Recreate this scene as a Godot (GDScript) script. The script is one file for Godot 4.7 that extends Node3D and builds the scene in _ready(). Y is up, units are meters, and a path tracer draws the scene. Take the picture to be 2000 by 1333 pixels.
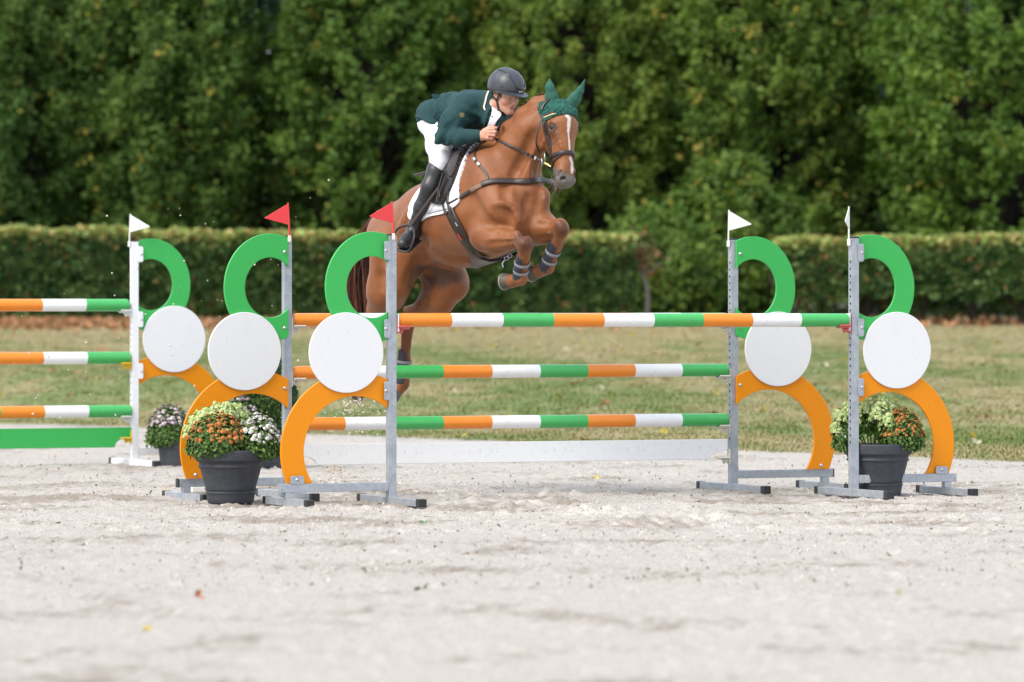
extends Node3D
# A show-jumping arena. Metres, y up; the camera stands at the origin's eye height and looks along -z.
const F := 9600.0
const EYE := 1.4
const HY := 590.0
var M := {}
var NOISE := FastNoiseLite.new()
var FINE := FastNoiseLite.new()


# A point from where it is seen in the photograph and how many metres away it stands.
func at(px: float, py: float, d: float) -> Vector3:
	return Vector3((px - 1000.0) / F * d, EYE - (py - HY) / F * d, -d)


class Mb:
	var v := PackedVector3Array()
	var n := PackedVector3Array()
	var uv := PackedVector2Array()
	var c := PackedColorArray()
	var ix := PackedInt32Array()
	var col := Color.WHITE

	func vert(p: Vector3, nn: Vector3, u := Vector2.ZERO) -> int:
		v.append(p)
		n.append(nn)
		uv.append(u)
		c.append(col)
		return v.size() - 1

	func tri(a: int, b: int, d: int) -> void:
		var g := (v[b] - v[a]).cross(v[d] - v[a])
		ix.append(a)
		if g.dot(n[a] + n[b] + n[d]) > 0.0:
			ix.append(d)
			ix.append(b)
		else:
			ix.append(b)
			ix.append(d)

	func quad(a: int, b: int, d: int, e: int) -> void:
		tri(a, b, d)
		tri(a, d, e)

	func face(pts: Array, nn: Vector3) -> void:
		var k := []
		for i in pts.size():
			k.append(vert(pts[i], nn, Vector2(pts[i].x + pts[i].z, pts[i].y)))
		for i in range(1, k.size() - 1):
			tri(k[0], k[i], k[i + 1])

	# a box with chamfered edges
	func box(xf: Transform3D, size: Vector3, b := 0.003) -> void:
		var h := size * 0.5
		b = minf(b, minf(h.x, minf(h.y, h.z)) * 0.6)
		var q := func(x: float, y: float, z: float) -> Vector3: return xf * Vector3(x, y, z)
		for ax in 3:
			var u := (ax + 1) % 3
			var w := (ax + 2) % 3
			for s in [-1.0, 1.0]:
				var pts := []
				for t in [[-1, -1], [1, -1], [1, 1], [-1, 1]]:
					var p := Vector3.ZERO
					p[ax] = s * h[ax]
					p[u] = t[0] * (h[u] - b)
					p[w] = t[1] * (h[w] - b)
					pts.append(xf * p)
				var nn := Vector3.ZERO
				nn[ax] = s
				face(pts, (xf.basis * nn).normalized())
			for s in [-1.0, 1.0]:
				for t in [-1.0, 1.0]:
					var p := Vector3.ZERO
					var r := Vector3.ZERO
					p[u] = s * h[u]
					p[w] = t * (h[w] - b)
					r[u] = s * (h[u] - b)
					r[w] = t * h[w]
					var e := Vector3.ZERO
					e[ax] = h[ax] - b
					var nn := Vector3.ZERO
					nn[u] = s
					nn[w] = t
					face([xf * (p - e), xf * (p + e), xf * (r + e), xf * (r - e)], (xf.basis * nn).normalized())
		for s in [-1.0, 1.0]:
			for t in [-1.0, 1.0]:
				for o in [-1.0, 1.0]:
					face([q.call(s * h.x, t * (h.y - b), o * (h.z - b)), q.call(s * (h.x - b), t * h.y, o * (h.z - b)), q.call(s * (h.x - b), t * (h.y - b), o * h.z)], (xf.basis * Vector3(s, t, o)).normalized())

	# a round bar along a path with a radius at every point
	func tube(p: Array, r: Array, sides := 10, flat := 1.0) -> void:
		var side := Vector3.ZERO
		var first := v.size()
		var count := p.size()
		var along := 0.0
		for i in count:
			var t: Vector3 = (p[mini(i + 1, count - 1)] - p[maxi(i - 1, 0)]).normalized()
			if side == Vector3.ZERO:
				side = t.cross(Vector3.UP if absf(t.y) < 0.9 else Vector3.RIGHT).normalized()
			side = (side - t * side.dot(t)).normalized()
			var up := side.cross(t)
			if i:
				along += p[i].distance_to(p[i - 1])
			for k in sides + 1:
				var a := TAU * k / sides
				var o := side * cos(a) + up * sin(a) * flat
				vert(p[i] + o * float(r[i]), (side * cos(a) * flat + up * sin(a)).normalized(), Vector2(float(k) / sides, along))
		for i in count - 1:
			for k in sides:
				var a := first + i * (sides + 1) + k
				quad(a, a + 1, a + sides + 2, a + sides + 1)
		for e in [0, count - 1]:
			var t: Vector3 = (p[0] - p[1]).normalized() if e == 0 else (p[e] - p[e - 1]).normalized()
			var m := vert(p[e], t)
			var ring := []
			for k in sides:
				ring.append(vert(v[first + e * (sides + 1) + k], t))
			for k in sides:
				tri(m, ring[k], ring[(k + 1) % sides])

	# a turned shape: profile of (radius, height)
	func lathe(prof: Array, sides: int, xf := Transform3D()) -> void:
		var first := v.size()
		for i in prof.size():
			var a: Vector2 = prof[maxi(i - 1, 0)]
			var b: Vector2 = prof[mini(i + 1, prof.size() - 1)]
			var t := (b - a).normalized()
			for k in sides + 1:
				var g := TAU * k / sides
				var o := Vector3(cos(g), 0, sin(g))
				vert(xf * (o * prof[i].x + Vector3.UP * prof[i].y), (xf.basis * (o * t.y - Vector3.UP * t.x)).normalized(), Vector2(float(k) / sides, prof[i].y))
		for i in prof.size() - 1:
			for k in sides:
				var a := first + i * (sides + 1) + k
				quad(a, a + 1, a + sides + 2, a + sides + 1)

	# a board cut to an outline, thickness along the frame's z, edges chamfered by b
	func plate(outline: PackedVector2Array, xf: Transform3D, thick: float, b := 0.003) -> void:
		var o := outline
		if Geometry2D.is_polygon_clockwise(o):
			o.reverse()
		var count := o.size()
		var ins := PackedVector2Array()
		for i in count:
			var e0 := (o[i] - o[(i + count - 1) % count]).normalized()
			var e1 := (o[(i + 1) % count] - o[i]).normalized()
			var m := Vector2(-e0.y - e1.y, e0.x + e1.x)
			ins.append(o[i] + m.normalized() * b / maxf(0.4, m.length() * 0.5))
		var tris := Geometry2D.triangulate_polygon(ins)
		for s in [-1.0, 1.0]:
			var k0 := v.size()
			var nn: Vector3 = (xf.basis.z * s).normalized()
			for q in ins:
				vert(xf * Vector3(q.x, q.y, s * thick * 0.5), nn, q)
			for i in range(0, tris.size(), 3):
				tri(k0 + tris[i], k0 + tris[i + 1], k0 + tris[i + 2])
		for i in count:
			var j := (i + 1) % count
			var e := (o[j] - o[i]).normalized()
			var out := xf.basis * Vector3(e.y, -e.x, 0)
			var z := thick * 0.5
			var sh := z - b
			face([xf * Vector3(o[i].x, o[i].y, -sh), xf * Vector3(o[j].x, o[j].y, -sh), xf * Vector3(o[j].x, o[j].y, sh), xf * Vector3(o[i].x, o[i].y, sh)], out.normalized())
			for s in [-1.0, 1.0]:
				face([xf * Vector3(o[i].x, o[i].y, s * sh), xf * Vector3(o[j].x, o[j].y, s * sh), xf * Vector3(ins[j].x, ins[j].y, s * z), xf * Vector3(ins[i].x, ins[i].y, s * z)], (out + xf.basis.z * s).normalized())

	# a strap that lies along points, its broad face turned to the normals
	func strap(p: Array, nn: Array, width: float, thick: float, closed := false) -> void:
		var count := p.size()
		var first := v.size()
		for i in count:
			var a: Vector3 = p[(i + count - 1) % count] if closed else p[maxi(i - 1, 0)]
			var b: Vector3 = p[(i + 1) % count] if closed else p[mini(i + 1, count - 1)]
			var t := (b - a).normalized()
			var m: Vector3 = nn[i]
			m = (m - t * m.dot(t)).normalized()
			var s := t.cross(m)
			for k in 9:
				var g := TAU * k / 8 + PI / 8
				var x := signf(cos(g)) * pow(absf(cos(g)), 0.45)
				var y := signf(sin(g)) * pow(absf(sin(g)), 0.45)
				vert(p[i] + s * x * width * 0.5 + m * y * thick * 0.5, (s * cos(g) * 0.6 + m * sin(g)).normalized(), Vector2(float(k) / 8, float(i)))
		for i in (count if closed else count - 1):
			for k in 8:
				var a := first + i * 9 + k
				var b := first + ((i + 1) % count) * 9 + k
				quad(a, a + 1, b + 1, b)

	func ball(at_: Vector3, basis: Basis, rings := 8, sides := 12) -> void:
		var first := v.size()
		for i in rings + 1:
			var th := PI * i / rings
			for k in sides + 1:
				var g := TAU * k / sides
				var o := Vector3(sin(th) * cos(g), cos(th), sin(th) * sin(g))
				vert(at_ + basis * o, (basis.inverse().transposed() * o).normalized(), Vector2(float(k) / sides, float(i) / rings))
		for i in rings:
			for k in sides:
				var a := first + i * (sides + 1) + k
				quad(a, a + 1, a + sides + 2, a + sides + 1)

	func commit() -> ArrayMesh:
		var arr := []
		arr.resize(Mesh.ARRAY_MAX)
		arr[Mesh.ARRAY_VERTEX] = v
		arr[Mesh.ARRAY_NORMAL] = n
		arr[Mesh.ARRAY_TEX_UV] = uv
		arr[Mesh.ARRAY_COLOR] = c
		arr[Mesh.ARRAY_INDEX] = ix
		var m := ArrayMesh.new()
		m.add_surface_from_arrays(Mesh.PRIMITIVE_TRIANGLES, arr)
		return m


# Bodies: tapered capsules joined with a smooth minimum and meshed with surface nets.
class Field:
	var A := PackedVector3Array()
	var AB := PackedVector3Array()
	var IL := PackedFloat32Array()
	var RA := PackedFloat32Array()
	var RD := PackedFloat32Array()
	var K := PackedFloat32Array()
	var S := PackedFloat32Array()
	var N := PackedVector3Array()
	var Q := PackedFloat32Array()
	var cuts: Array[Plane] = []

	func cone(a: Vector3, ra: float, b: Vector3, rb: float, k := 0.05, sgn := 1.0, axis := Vector3.ZERO, q := 1.0) -> void:
		A.append(a)
		AB.append(b - a)
		var l := (b - a).length_squared()
		IL.append(1.0 / l if l > 1e-9 else 0.0)
		RA.append(ra)
		RD.append(rb - ra)
		K.append(k)
		S.append(sgn)
		N.append(axis.normalized())
		Q.append(q - 1.0)

	func ball(a: Vector3, r: float, k := 0.04, sgn := 1.0, axis := Vector3.ZERO, q := 1.0) -> void:
		cone(a, r, a, r, k, sgn, axis, q)

	func chain(pts: Array, k := 0.05) -> void:
		for i in pts.size() - 1:
			cone(pts[i][0], pts[i][1], pts[i + 1][0], pts[i + 1][1], k)

	func swollen(by: float) -> Field:
		var f := Field.new()
		for key in ["A", "AB", "IL", "RA", "RD", "K", "S", "N", "Q"]:
			f.set(key, get(key).duplicate())
		for i in f.RA.size():
			f.RA[i] += by * f.S[i]
		return f

	func one(i: int, p: Vector3) -> float:
		var ap := p - A[i]
		var h := clampf(ap.dot(AB[i]) * IL[i], 0.0, 1.0)
		var q := ap - AB[i] * h
		if Q[i] != 0.0:
			q += N[i] * (q.dot(N[i]) * Q[i])
		return q.length() - RA[i] - RD[i] * h

	func some(list: PackedInt32Array, p: Vector3) -> float:
		var v := 10.0
		for i in list:
			var ap := p - A[i]
			var h := clampf(ap.dot(AB[i]) * IL[i], 0.0, 1.0)
			var q := ap - AB[i] * h
			if Q[i] != 0.0:
				q += N[i] * (q.dot(N[i]) * Q[i])
			var d := q.length() - RA[i] - RD[i] * h
			var k := K[i]
			if S[i] > 0.0:
				var e := maxf(k - absf(v - d), 0.0) / k
				v = minf(v, d) - e * e * k * 0.25
			else:
				d = -d
				var e := maxf(k - absf(v - d), 0.0) / k
				v = maxf(v, d) + e * e * k * 0.25
		for c in cuts:
			v = maxf(v, c.distance_to(p))
		return v

	var all := PackedInt32Array()

	func d(p: Vector3) -> float:
		if all.size() != A.size():
			all = PackedInt32Array(range(A.size()))
		return some(all, p)

	# the shapes that matter within reach of a stretch from a to b
	func near(a: Vector3, b: Vector3, reach: float) -> PackedInt32Array:
		var o := PackedInt32Array()
		for i in A.size():
			var q := Geometry3D.get_closest_points_between_segments(a, b, A[i], A[i] + AB[i])
			if q[0].distance_to(q[1]) < maxf(RA[i], RA[i] + RD[i]) / minf(1.0, 1.0 + Q[i]) + K[i] + reach:
				o.append(i)
		return o

	func grad(p: Vector3, e := 0.006) -> Vector3:
		var l := near(p, p + Vector3(0, 0, 0.001), 0.05)
		return Vector3(some(l, p + Vector3(e, 0, 0)) - some(l, p - Vector3(e, 0, 0)), some(l, p + Vector3(0, e, 0)) - some(l, p - Vector3(0, e, 0)), some(l, p + Vector3(0, 0, e)) - some(l, p - Vector3(0, 0, e))).normalized()

	# from a point inside outwards to the skin
	func out(c: Vector3, dir: Vector3, far := 0.7) -> Vector3:
		var l := near(c, c + dir * far, 0.03)
		var lo := 0.0
		var hi := far
		var t := 0.0
		while t < far:
			if some(l, c + dir * t) > 0.0:
				hi = t
				break
			lo = t
			t += 0.02
		for i in 9:
			var m := (lo + hi) * 0.5
			if some(l, c + dir * m) > 0.0:
				hi = m
			else:
				lo = m
		return c + dir * hi

	# from outside along a direction to the skin; NAN when it misses
	func hit(o: Vector3, dir: Vector3, far: float) -> Vector3:
		var l := near(o, o + dir * far, 0.02)
		var t := 0.0
		var step := 0.012
		while t < far:
			var v := some(l, o + dir * t)
			if v < 0.0:
				var lo := t - step
				var hi := t
				for i in 8:
					var m := (lo + hi) * 0.5
					if some(l, o + dir * m) < 0.0:
						hi = m
					else:
						lo = m
				return o + dir * hi
			step = clampf(v * 0.6, 0.004, 0.1)
			t += step
		return Vector3(NAN, NAN, NAN)

	# mesh it; half: keep only cells under this plane
	func mesh(cell: float, half = null, paint = null, into: Mb = null, lo0 = null, hi0 = null) -> Mb:
		var mb := into if into else Mb.new()
		var lo := Vector3.ONE * 1e9
		var hi := -lo
		for i in A.size():
			if S[i] < 0.0:
				continue
			var r := maxf(RA[i], RA[i] + RD[i]) / minf(1.0, 1.0 + Q[i]) + cell * 2.0
			for e in [A[i], A[i] + AB[i]]:
				lo = lo.min(e - Vector3.ONE * r)
				hi = hi.max(e + Vector3.ONE * r)
		if lo0 != null:
			lo = lo.max(lo0)
			hi = hi.min(hi0)
		const BS := 6
		var nb := Vector3i(((hi - lo) / (cell * BS)).ceil())
		var nx := nb.x * BS + 1
		var ny := nb.y * BS + 1
		var nz := nb.z * BS + 1
		var val := PackedFloat32Array()
		val.resize(nx * ny * nz)
		val.fill(99.0)
		var vid := PackedInt32Array()
		vid.resize(nx * ny * nz)
		vid.fill(-1)
		var rad := BS * cell * 0.8661
		var live: Array[Vector3i] = []
		var sy := nx
		var sz := nx * ny
		var dist := PackedFloat32Array()
		dist.resize(A.size())
		for bz in nb.z:
			for by in nb.y:
				for bx in nb.x:
					var c := lo + Vector3(bx + 0.5, by + 0.5, bz + 0.5) * (BS * cell)
					if half != null and half.distance_to(c) > rad + cell:
						continue
					var m := 1e9
					for i in A.size():
						var dd := one(i, c)
						dist[i] = dd / maxf(1.0, 1.0 + Q[i]) if dd > 0.0 else dd
						if S[i] > 0.0:
							m = minf(m, dist[i])
					if m > rad + 0.08:
						continue
					var list := PackedInt32Array()
					var most := 1.0
					for i in A.size():
						if (dist[i] - rad < m + rad + K[i]) if S[i] > 0.0 else (dist[i] < rad + K[i]):
							list.append(i)
							most = maxf(most, 1.0 + Q[i])
					if absf(some(list, c)) > rad * most * 1.05:
						continue
					live.append(Vector3i(bx, by, bz))
					for z in range(bz * BS, bz * BS + BS + 1):
						for y in range(by * BS, by * BS + BS + 1):
							var k := bx * BS + y * sy + z * sz
							var p := lo + Vector3(bx * BS, y, z) * cell
							for x in BS + 1:
								if val[k] > 98.0:
									val[k] = some(list, p)
								k += 1
								p.x += cell
		var at0 := mb.v.size()
		var cells := PackedInt32Array()
		for b in live:
			for z in range(b.z * BS, b.z * BS + BS):
				for y in range(b.y * BS, b.y * BS + BS):
					for x in range(b.x * BS, b.x * BS + BS):
						var k := x + y * sy + z * sz
						var v0 := val[k]
						var v1 := val[k + 1]
						var v2 := val[k + sy]
						var v3 := val[k + sy + 1]
						var v4 := val[k + sz]
						var v5 := val[k + sz + 1]
						var v6 := val[k + sz + sy]
						var v7 := val[k + sz + sy + 1]
						var ins := int(v0 < 0.0) + int(v1 < 0.0) + int(v2 < 0.0) + int(v3 < 0.0) + int(v4 < 0.0) + int(v5 < 0.0) + int(v6 < 0.0) + int(v7 < 0.0)
						if ins == 0 or ins == 8:
							continue
						var s := Vector3.ZERO
						var cnt := 0
						var ends := [v0, v1, 0, 0, 0, 1, 0, 0, v2, v3, 0, 1, 0, 1, 0, 0, v4, v5, 0, 0, 1, 1, 0, 0, v6, v7, 0, 1, 1, 1, 0, 0, v0, v2, 0, 0, 0, 0, 1, 0, v1, v3, 1, 0, 0, 0, 1, 0, v4, v6, 0, 0, 1, 0, 1, 0, v5, v7, 1, 0, 1, 0, 1, 0, v0, v4, 0, 0, 0, 0, 0, 1, v1, v5, 1, 0, 0, 0, 0, 1, v2, v6, 0, 1, 0, 0, 0, 1, v3, v7, 1, 1, 0, 0, 0, 1]
						for e in range(0, 96, 8):
							var a: float = ends[e]
							var c: float = ends[e + 1]
							if (a < 0.0) != (c < 0.0):
								var t := a / (a - c)
								s += Vector3(ends[e + 2] + ends[e + 5] * t, ends[e + 3] + ends[e + 6] * t, ends[e + 4] + ends[e + 7] * t)
								cnt += 1
						vid[k] = mb.v.size()
						cells.append(k)
						mb.vert(lo + (Vector3(x, y, z) + s / cnt) * cell, Vector3.ZERO)
		var start := mb.ix.size()
		for k in cells:
			var v0 := val[k]
			var x := k % nx
			var y := (k / sy) % ny
			var z := k / sz
			if half != null and half.distance_to(lo + (Vector3(x, y, z) + Vector3.ONE * 0.5) * cell) > 0.0:
				continue
			for ax in 3:
				var st: int = [1, sy, sz][ax]
				var u: int = [sy, sz, 1][ax]
				var w: int = [sz, 1, sy][ax]
				var v1 := val[k + st]
				if (v0 < 0.0) == (v1 < 0.0) or [y * z, z * x, x * y][ax] == 0:
					continue
				var q0 := vid[k]
				var q1 := vid[k - u]
				var q2 := vid[k - u - w]
				var q3 := vid[k - w]
				if q1 < 0 or q2 < 0 or q3 < 0:
					continue
				if v0 < 0.0:
					mb.ix.append_array(PackedInt32Array([q0, q2, q1, q0, q3, q2]))
				else:
					mb.ix.append_array(PackedInt32Array([q0, q1, q2, q0, q2, q3]))
		for i in range(start, mb.ix.size(), 3):
			var a := mb.ix[i]
			var b := mb.ix[i + 1]
			var c := mb.ix[i + 2]
			var g := (mb.v[c] - mb.v[a]).cross(mb.v[b] - mb.v[a])
			mb.n[a] += g
			mb.n[b] += g
			mb.n[c] += g
		for i in range(at0, mb.v.size()):
			mb.n[i] = mb.n[i].normalized() if mb.n[i].length_squared() > 0.0 else Vector3.UP
			mb.uv[i] = Vector2(mb.v[i].x + mb.v[i].z * 0.7, mb.v[i].y)
		if paint != null:
			for i in range(at0, mb.v.size()):
				mb.c[i] = paint.call(mb.v[i], mb.n[i])
		return mb


func obj(called: String, mesh: Mesh, mat: Material, parent: Node = self, xf := Transform3D()) -> MeshInstance3D:
	var o := MeshInstance3D.new()
	o.name = called
	o.mesh = mesh
	o.material_override = mat
	o.transform = xf
	name_in(parent, o)
	return o


var taken := {}


func name_in(parent: Node, o: Node) -> void:
	var key := str(parent.get_instance_id()) + "/" + str(o.name)
	var k: int = taken.get(key, 0)
	taken[key] = k + 1
	if k:
		o.name = "%s_%03d" % [o.name, k]
	parent.add_child(o, true)


func thing(called: String, xf := Transform3D()) -> Node3D:
	var o := Node3D.new()
	o.name = called
	o.transform = xf
	name_in(self, o)
	return o


func tag(o: Node, label: String, category: String, group := "", kind := "") -> void:
	if label:
		o.set_meta("label", label)
	if category:
		o.set_meta("category", category)
	if group:
		o.set_meta("group", group)
	if kind:
		o.set_meta("kind", kind)


func many(called: String, mesh: Mesh, mat: Material, places: Array, colors: Array, parent: Node = self) -> MultiMeshInstance3D:
	var mm := MultiMesh.new()
	mm.transform_format = MultiMesh.TRANSFORM_3D
	mm.use_colors = true
	mm.mesh = mesh
	mm.instance_count = places.size()
	for i in places.size():
		mm.set_instance_transform(i, places[i])
		mm.set_instance_color(i, colors[i])
	var o := MultiMeshInstance3D.new()
	o.name = called
	o.multimesh = mm
	o.material_override = mat
	o.set_meta("kind", "stuff")
	name_in(parent, o)
	return o


# repeating noise without seams: random lattices enlarged smoothly and laid over each other
func noise_tex(seed_: int, freq: float, octaves: int, lo: Color, hi: Color, size := 512, low := 0.0, high := 1.0, _kind := 0) -> ImageTexture:
	var r := RandomNumberGenerator.new()
	r.seed = seed_ * 7919 + 13
	var sum: Image = null
	var n := maxi(2, int(pow(2.0, roundf(log(freq * size) / log(2.0)))))
	for o in octaves:
		if n > size / 2:
			break
		var cells := PackedByteArray()
		cells.resize(n * n)
		for i in n * n:
			cells[i] = r.randi() % 256
		var m := n + 8
		var padded := PackedByteArray()
		padded.resize(m * m)
		for y in m:
			for x in m:
				padded[y * m + x] = cells[((y + n - 4) % n) * n + (x + n - 4) % n]
		var im := Image.create_from_data(m, m, false, Image.FORMAT_L8, padded)
		var k := size / n
		im.resize(m * k, m * k, Image.INTERPOLATE_CUBIC)
		im = im.get_region(Rect2i(4 * k, 4 * k, size, size))
		im.convert(Image.FORMAT_RGBA8)
		if sum == null:
			sum = im
		else:
			_overlay(sum, im)
		n *= 2
	sum.convert(Image.FORMAT_L8)
	var data := sum.get_data()
	var mean := 0.0
	var dev := 0.0
	for i in range(0, data.size(), 37):
		mean += data[i]
		dev += data[i] * data[i]
	var cnt := ceilf(data.size() / 37.0)
	mean /= cnt
	dev = sqrt(maxf(1.0, dev / cnt - mean * mean))
	var lut := PackedByteArray()
	for i in 256:
		var v := 0.5 + (i - mean) / dev * 0.17
		var t := clampf((v - low) / (high - low), 0.0, 1.0)
		var c := lo.lerp(hi, t)
		lut.append_array(PackedByteArray([int(c.r * 255), int(c.g * 255), int(c.b * 255)]))
	var out := PackedByteArray()
	out.resize(data.size() * 3)
	for i in data.size():
		var q := data[i] * 3
		out[i * 3] = lut[q]
		out[i * 3 + 1] = lut[q + 1]
		out[i * 3 + 2] = lut[q + 2]
	return ImageTexture.create_from_image(Image.create_from_data(size, size, false, Image.FORMAT_RGB8, out))


func _overlay(sum: Image, im: Image) -> void:
	var d := im.get_data()
	for i in range(3, d.size(), 4):
		d[i] = 97
	var s := im.get_size()
	sum.blend_rect(Image.create_from_data(s.x, s.y, false, Image.FORMAT_RGBA8, d), Rect2i(Vector2i.ZERO, s), Vector2i.ZERO)


# base colours are given as linear, real-world values
func mat(called: String, lin: Color, rough := 0.6, metal := 0.0) -> StandardMaterial3D:
	var m := StandardMaterial3D.new()
	m.resource_name = called
	m.albedo_color = lin.linear_to_srgb()
	m.roughness = rough
	m.metallic = metal
	M[called] = m
	return m


func tinted(m: StandardMaterial3D, tex: Texture2D, scale: float) -> StandardMaterial3D:
	m.albedo_texture = tex
	m.uv1_triplanar = true
	m.uv1_scale = Vector3.ONE * scale
	return m


func bumpy(m: StandardMaterial3D, tex: Texture2D, cm: float) -> StandardMaterial3D:
	m.heightmap_enabled = true
	m.heightmap_texture = tex
	m.heightmap_scale = cm
	return m


func _ready() -> void:
	var cam := Camera3D.new()
	cam.name = "camera"
	var lens := CameraAttributesPhysical.new()
	lens.frustum_focal_length = 172.84
	lens.frustum_focus_distance = 35.0
	lens.exposure_aperture = 2.6
	lens.frustum_near = 0.5
	lens.frustum_far = 2000.0
	cam.attributes = lens
	cam.fov = 7.94
	cam.near = 0.5
	cam.far = 2000.0
	cam.position = Vector3(0, EYE, 0)
	cam.rotation.x = -atan((666.5 - HY) / F)
	add_child(cam)
	var env := Environment.new()
	env.background_mode = Environment.BG_SKY
	var sky := Sky.new()
	var air := ProceduralSkyMaterial.new()
	air.sky_top_color = Color(0.765, 0.81, 0.875)
	air.sky_horizon_color = Color(0.86, 0.89, 0.925)
	air.sky_curve = 0.2
	air.ground_bottom_color = Color(0.55, 0.53, 0.5)
	air.ground_horizon_color = Color(0.75, 0.75, 0.74)
	air.sun_angle_max = 60.0
	sky.sky_material = air
	env.sky = sky
	env.background_energy_multiplier = 1.0
	env.tonemap_mode = Environment.TONE_MAPPER_LINEAR
	env.tonemap_exposure = 2.05
	env.sdfgi_enabled = true
	env.ssao_enabled = true
	env.ssil_enabled = true
	var we := WorldEnvironment.new()
	we.name = "daylight"
	we.environment = env
	add_child(we)
	var sun := DirectionalLight3D.new()
	sun.name = "sun"
	sun.light_color = Color(1.0, 0.975, 0.94)
	sun.light_energy = 0.66
	sun.light_angular_distance = 30.0
	sun.shadow_enabled = true
	sun.rotation_degrees = Vector3(-47, -50, 0)
	add_child(sun)
	NOISE.seed = 7
	NOISE.frequency = 1.0
	FINE.seed = 11
	FINE.frequency = 1.0
	materials()
	ground()
	hedges_and_trees()
	main_fence()
	far_fence()
	pots_and_flowers()
	litter()
	horse_and_rider()


func materials() -> void:
	var grain := noise_tex(3, 0.02, 4, Color(0.975, 0.975, 0.975), Color(1, 1, 1))
	M.grain = grain
	var rough_h := noise_tex(5, 0.06, 4, Color.BLACK, Color.WHITE)
	M.rough_h = rough_h
	for k in [["green_board", Color(0.046, 0.40, 0.088)], ["orange_board", Color(0.74, 0.245, 0.003)], ["white_board", Color(0.72, 0.72, 0.73)]]:
		var m := tinted(mat(k[0], k[1], 0.42), noise_tex(22, 0.03, 5, Color(0.90, 0.89, 0.88), Color(1, 1, 1), 512, 0.0, 0.18), 1.1)
		m.metallic_specular = 0.35
		bumpy(m, rough_h, 0.05)
	for k in [["green_paint", Color(0.045, 0.38, 0.085)], ["orange_paint", Color(0.78, 0.225, 0.006)], ["white_paint", Color(0.78, 0.78, 0.78)]]:
		var m := tinted(mat(k[0], k[1], 0.36), noise_tex(21, 0.03, 5, Color(0.66, 0.65, 0.63), Color(1, 1, 1), 512, 0.0, 0.22), 1.7)
		m.clearcoat_enabled = true
		m.clearcoat = 0.25
		m.clearcoat_roughness = 0.3
		bumpy(m, rough_h, 0.08)
	var zinc := mat("galvanised_steel", Color(0.42, 0.445, 0.48), 0.5, 0.5)
	tinted(zinc, noise_tex(9, 0.03, 3, Color(0.90, 0.91, 0.92), Color(1, 1, 1), 512, 0.2, 0.8), 1.1)
	bumpy(zinc, rough_h, 0.03)
	tinted(mat("white_steel", Color(0.80, 0.80, 0.82), 0.4), grain, 2.0)
	mat("black_plastic", Color(0.018, 0.018, 0.02), 0.5)
	mat("white_plastic", Color(0.70, 0.69, 0.66), 0.45)
	mat("cream_plastic", Color(0.60, 0.57, 0.50), 0.5)
	mat("red_plastic", Color(0.56, 0.11, 0.10), 0.5)
	mat("red_flag", Color(0.62, 0.035, 0.04), 0.5)
	mat("yellow_plastic", Color(0.72, 0.48, 0.02), 0.45)
	mat("bright_steel", Color(0.50, 0.50, 0.52), 0.3, 0.9)
	mat("brass", Color(0.75, 0.55, 0.22), 0.3, 0.85)


func arena_edge(x: float) -> float:
	return 48.8 - 1.36 * clampf(x, -12.0, 12.0) + 0.35 * NOISE.get_noise_1d(x * 0.9)


func lawn_height(x: float, d: float) -> float:
	var t := d - arena_edge(x)
	if t < 0.0:
		return maxf(-0.09, t * 0.05)
	var y := 0.0255 * maxf(0.0, d - 50.0) * smoothstep(0.0, 9.0, t) + 0.03 * smoothstep(0.0, 2.0, t)
	if d > 92.0:
		y = minf(y, 1.08 + (d - 92.0) * 0.004)
	return y + 0.02 * NOISE.get_noise_2d(x * 0.35, d * 0.35) * smoothstep(0.0, 3.0, t)


var prints := {}


# hoof marks along the tracks that horses take over and round the jumps
func hoof_marks() -> void:
	var r := RandomNumberGenerator.new()
	r.seed = 303
	for i in 420:
		var p := Vector2(r.randf_range(-4.5, 4.5), r.randf_range(27.0, 42.0))
		if i < 170:
			var t := r.randf_range(-5.0, 5.0)
			p = Vector2(-0.4 + t * 0.41 + r.randfn(0, 0.45), 35.0 - t * 0.91 + r.randfn(0, 0.3))
		elif i < 210:
			p = Vector2(-1.15 + r.randfn(0, 0.35), 37.0 + r.randfn(0, 0.35))
		var size := r.randf_range(0.06, 0.11)
		for a in [-1, 0, 1]:
			for b in [-1, 0, 1]:
				var k := Vector2i(floori(p.x) + a, floori(p.y) + b)
				if not prints.has(k):
					prints[k] = []
				prints[k].append([p, size, r.randf_range(0.018, 0.036)])


func dent(x: float, d: float) -> float:
	var y := 0.0
	for q in prints.get(Vector2i(floori(x), floori(d)), []):
		var t: float = Vector2(x - q[0].x, (d - q[0].y) * 0.8).length() / float(q[1])
		if t < 2.2:
			y += float(q[2]) * (0.55 * exp(-pow((t - 1.25) / 0.34, 2.0)) - exp(-t * t * 1.4))
	return y


func sand_height(x: float, d: float) -> float:
	var y := 0.028 * NOISE.get_noise_2d(x * 0.5, d * 0.5)
	y += 0.020 * absf(NOISE.get_noise_2d(x * 2.6 + 40.0, d * 1.6))
	y += 0.020 * FINE.get_noise_2d(x * 6.5, d * 4.0)
	y += 0.016 * FINE.get_noise_2d(x * 17.0, d * 11.0) * (0.6 + 0.8 * absf(NOISE.get_noise_2d(x * 1.2, d * 0.6)))
	if d > 25.0 and d < 44.0:
		y += dent(x, d)
	var t := arena_edge(x) - d
	return (y - 0.012) * smoothstep(0.0, 1.5, t) + 0.004


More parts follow.
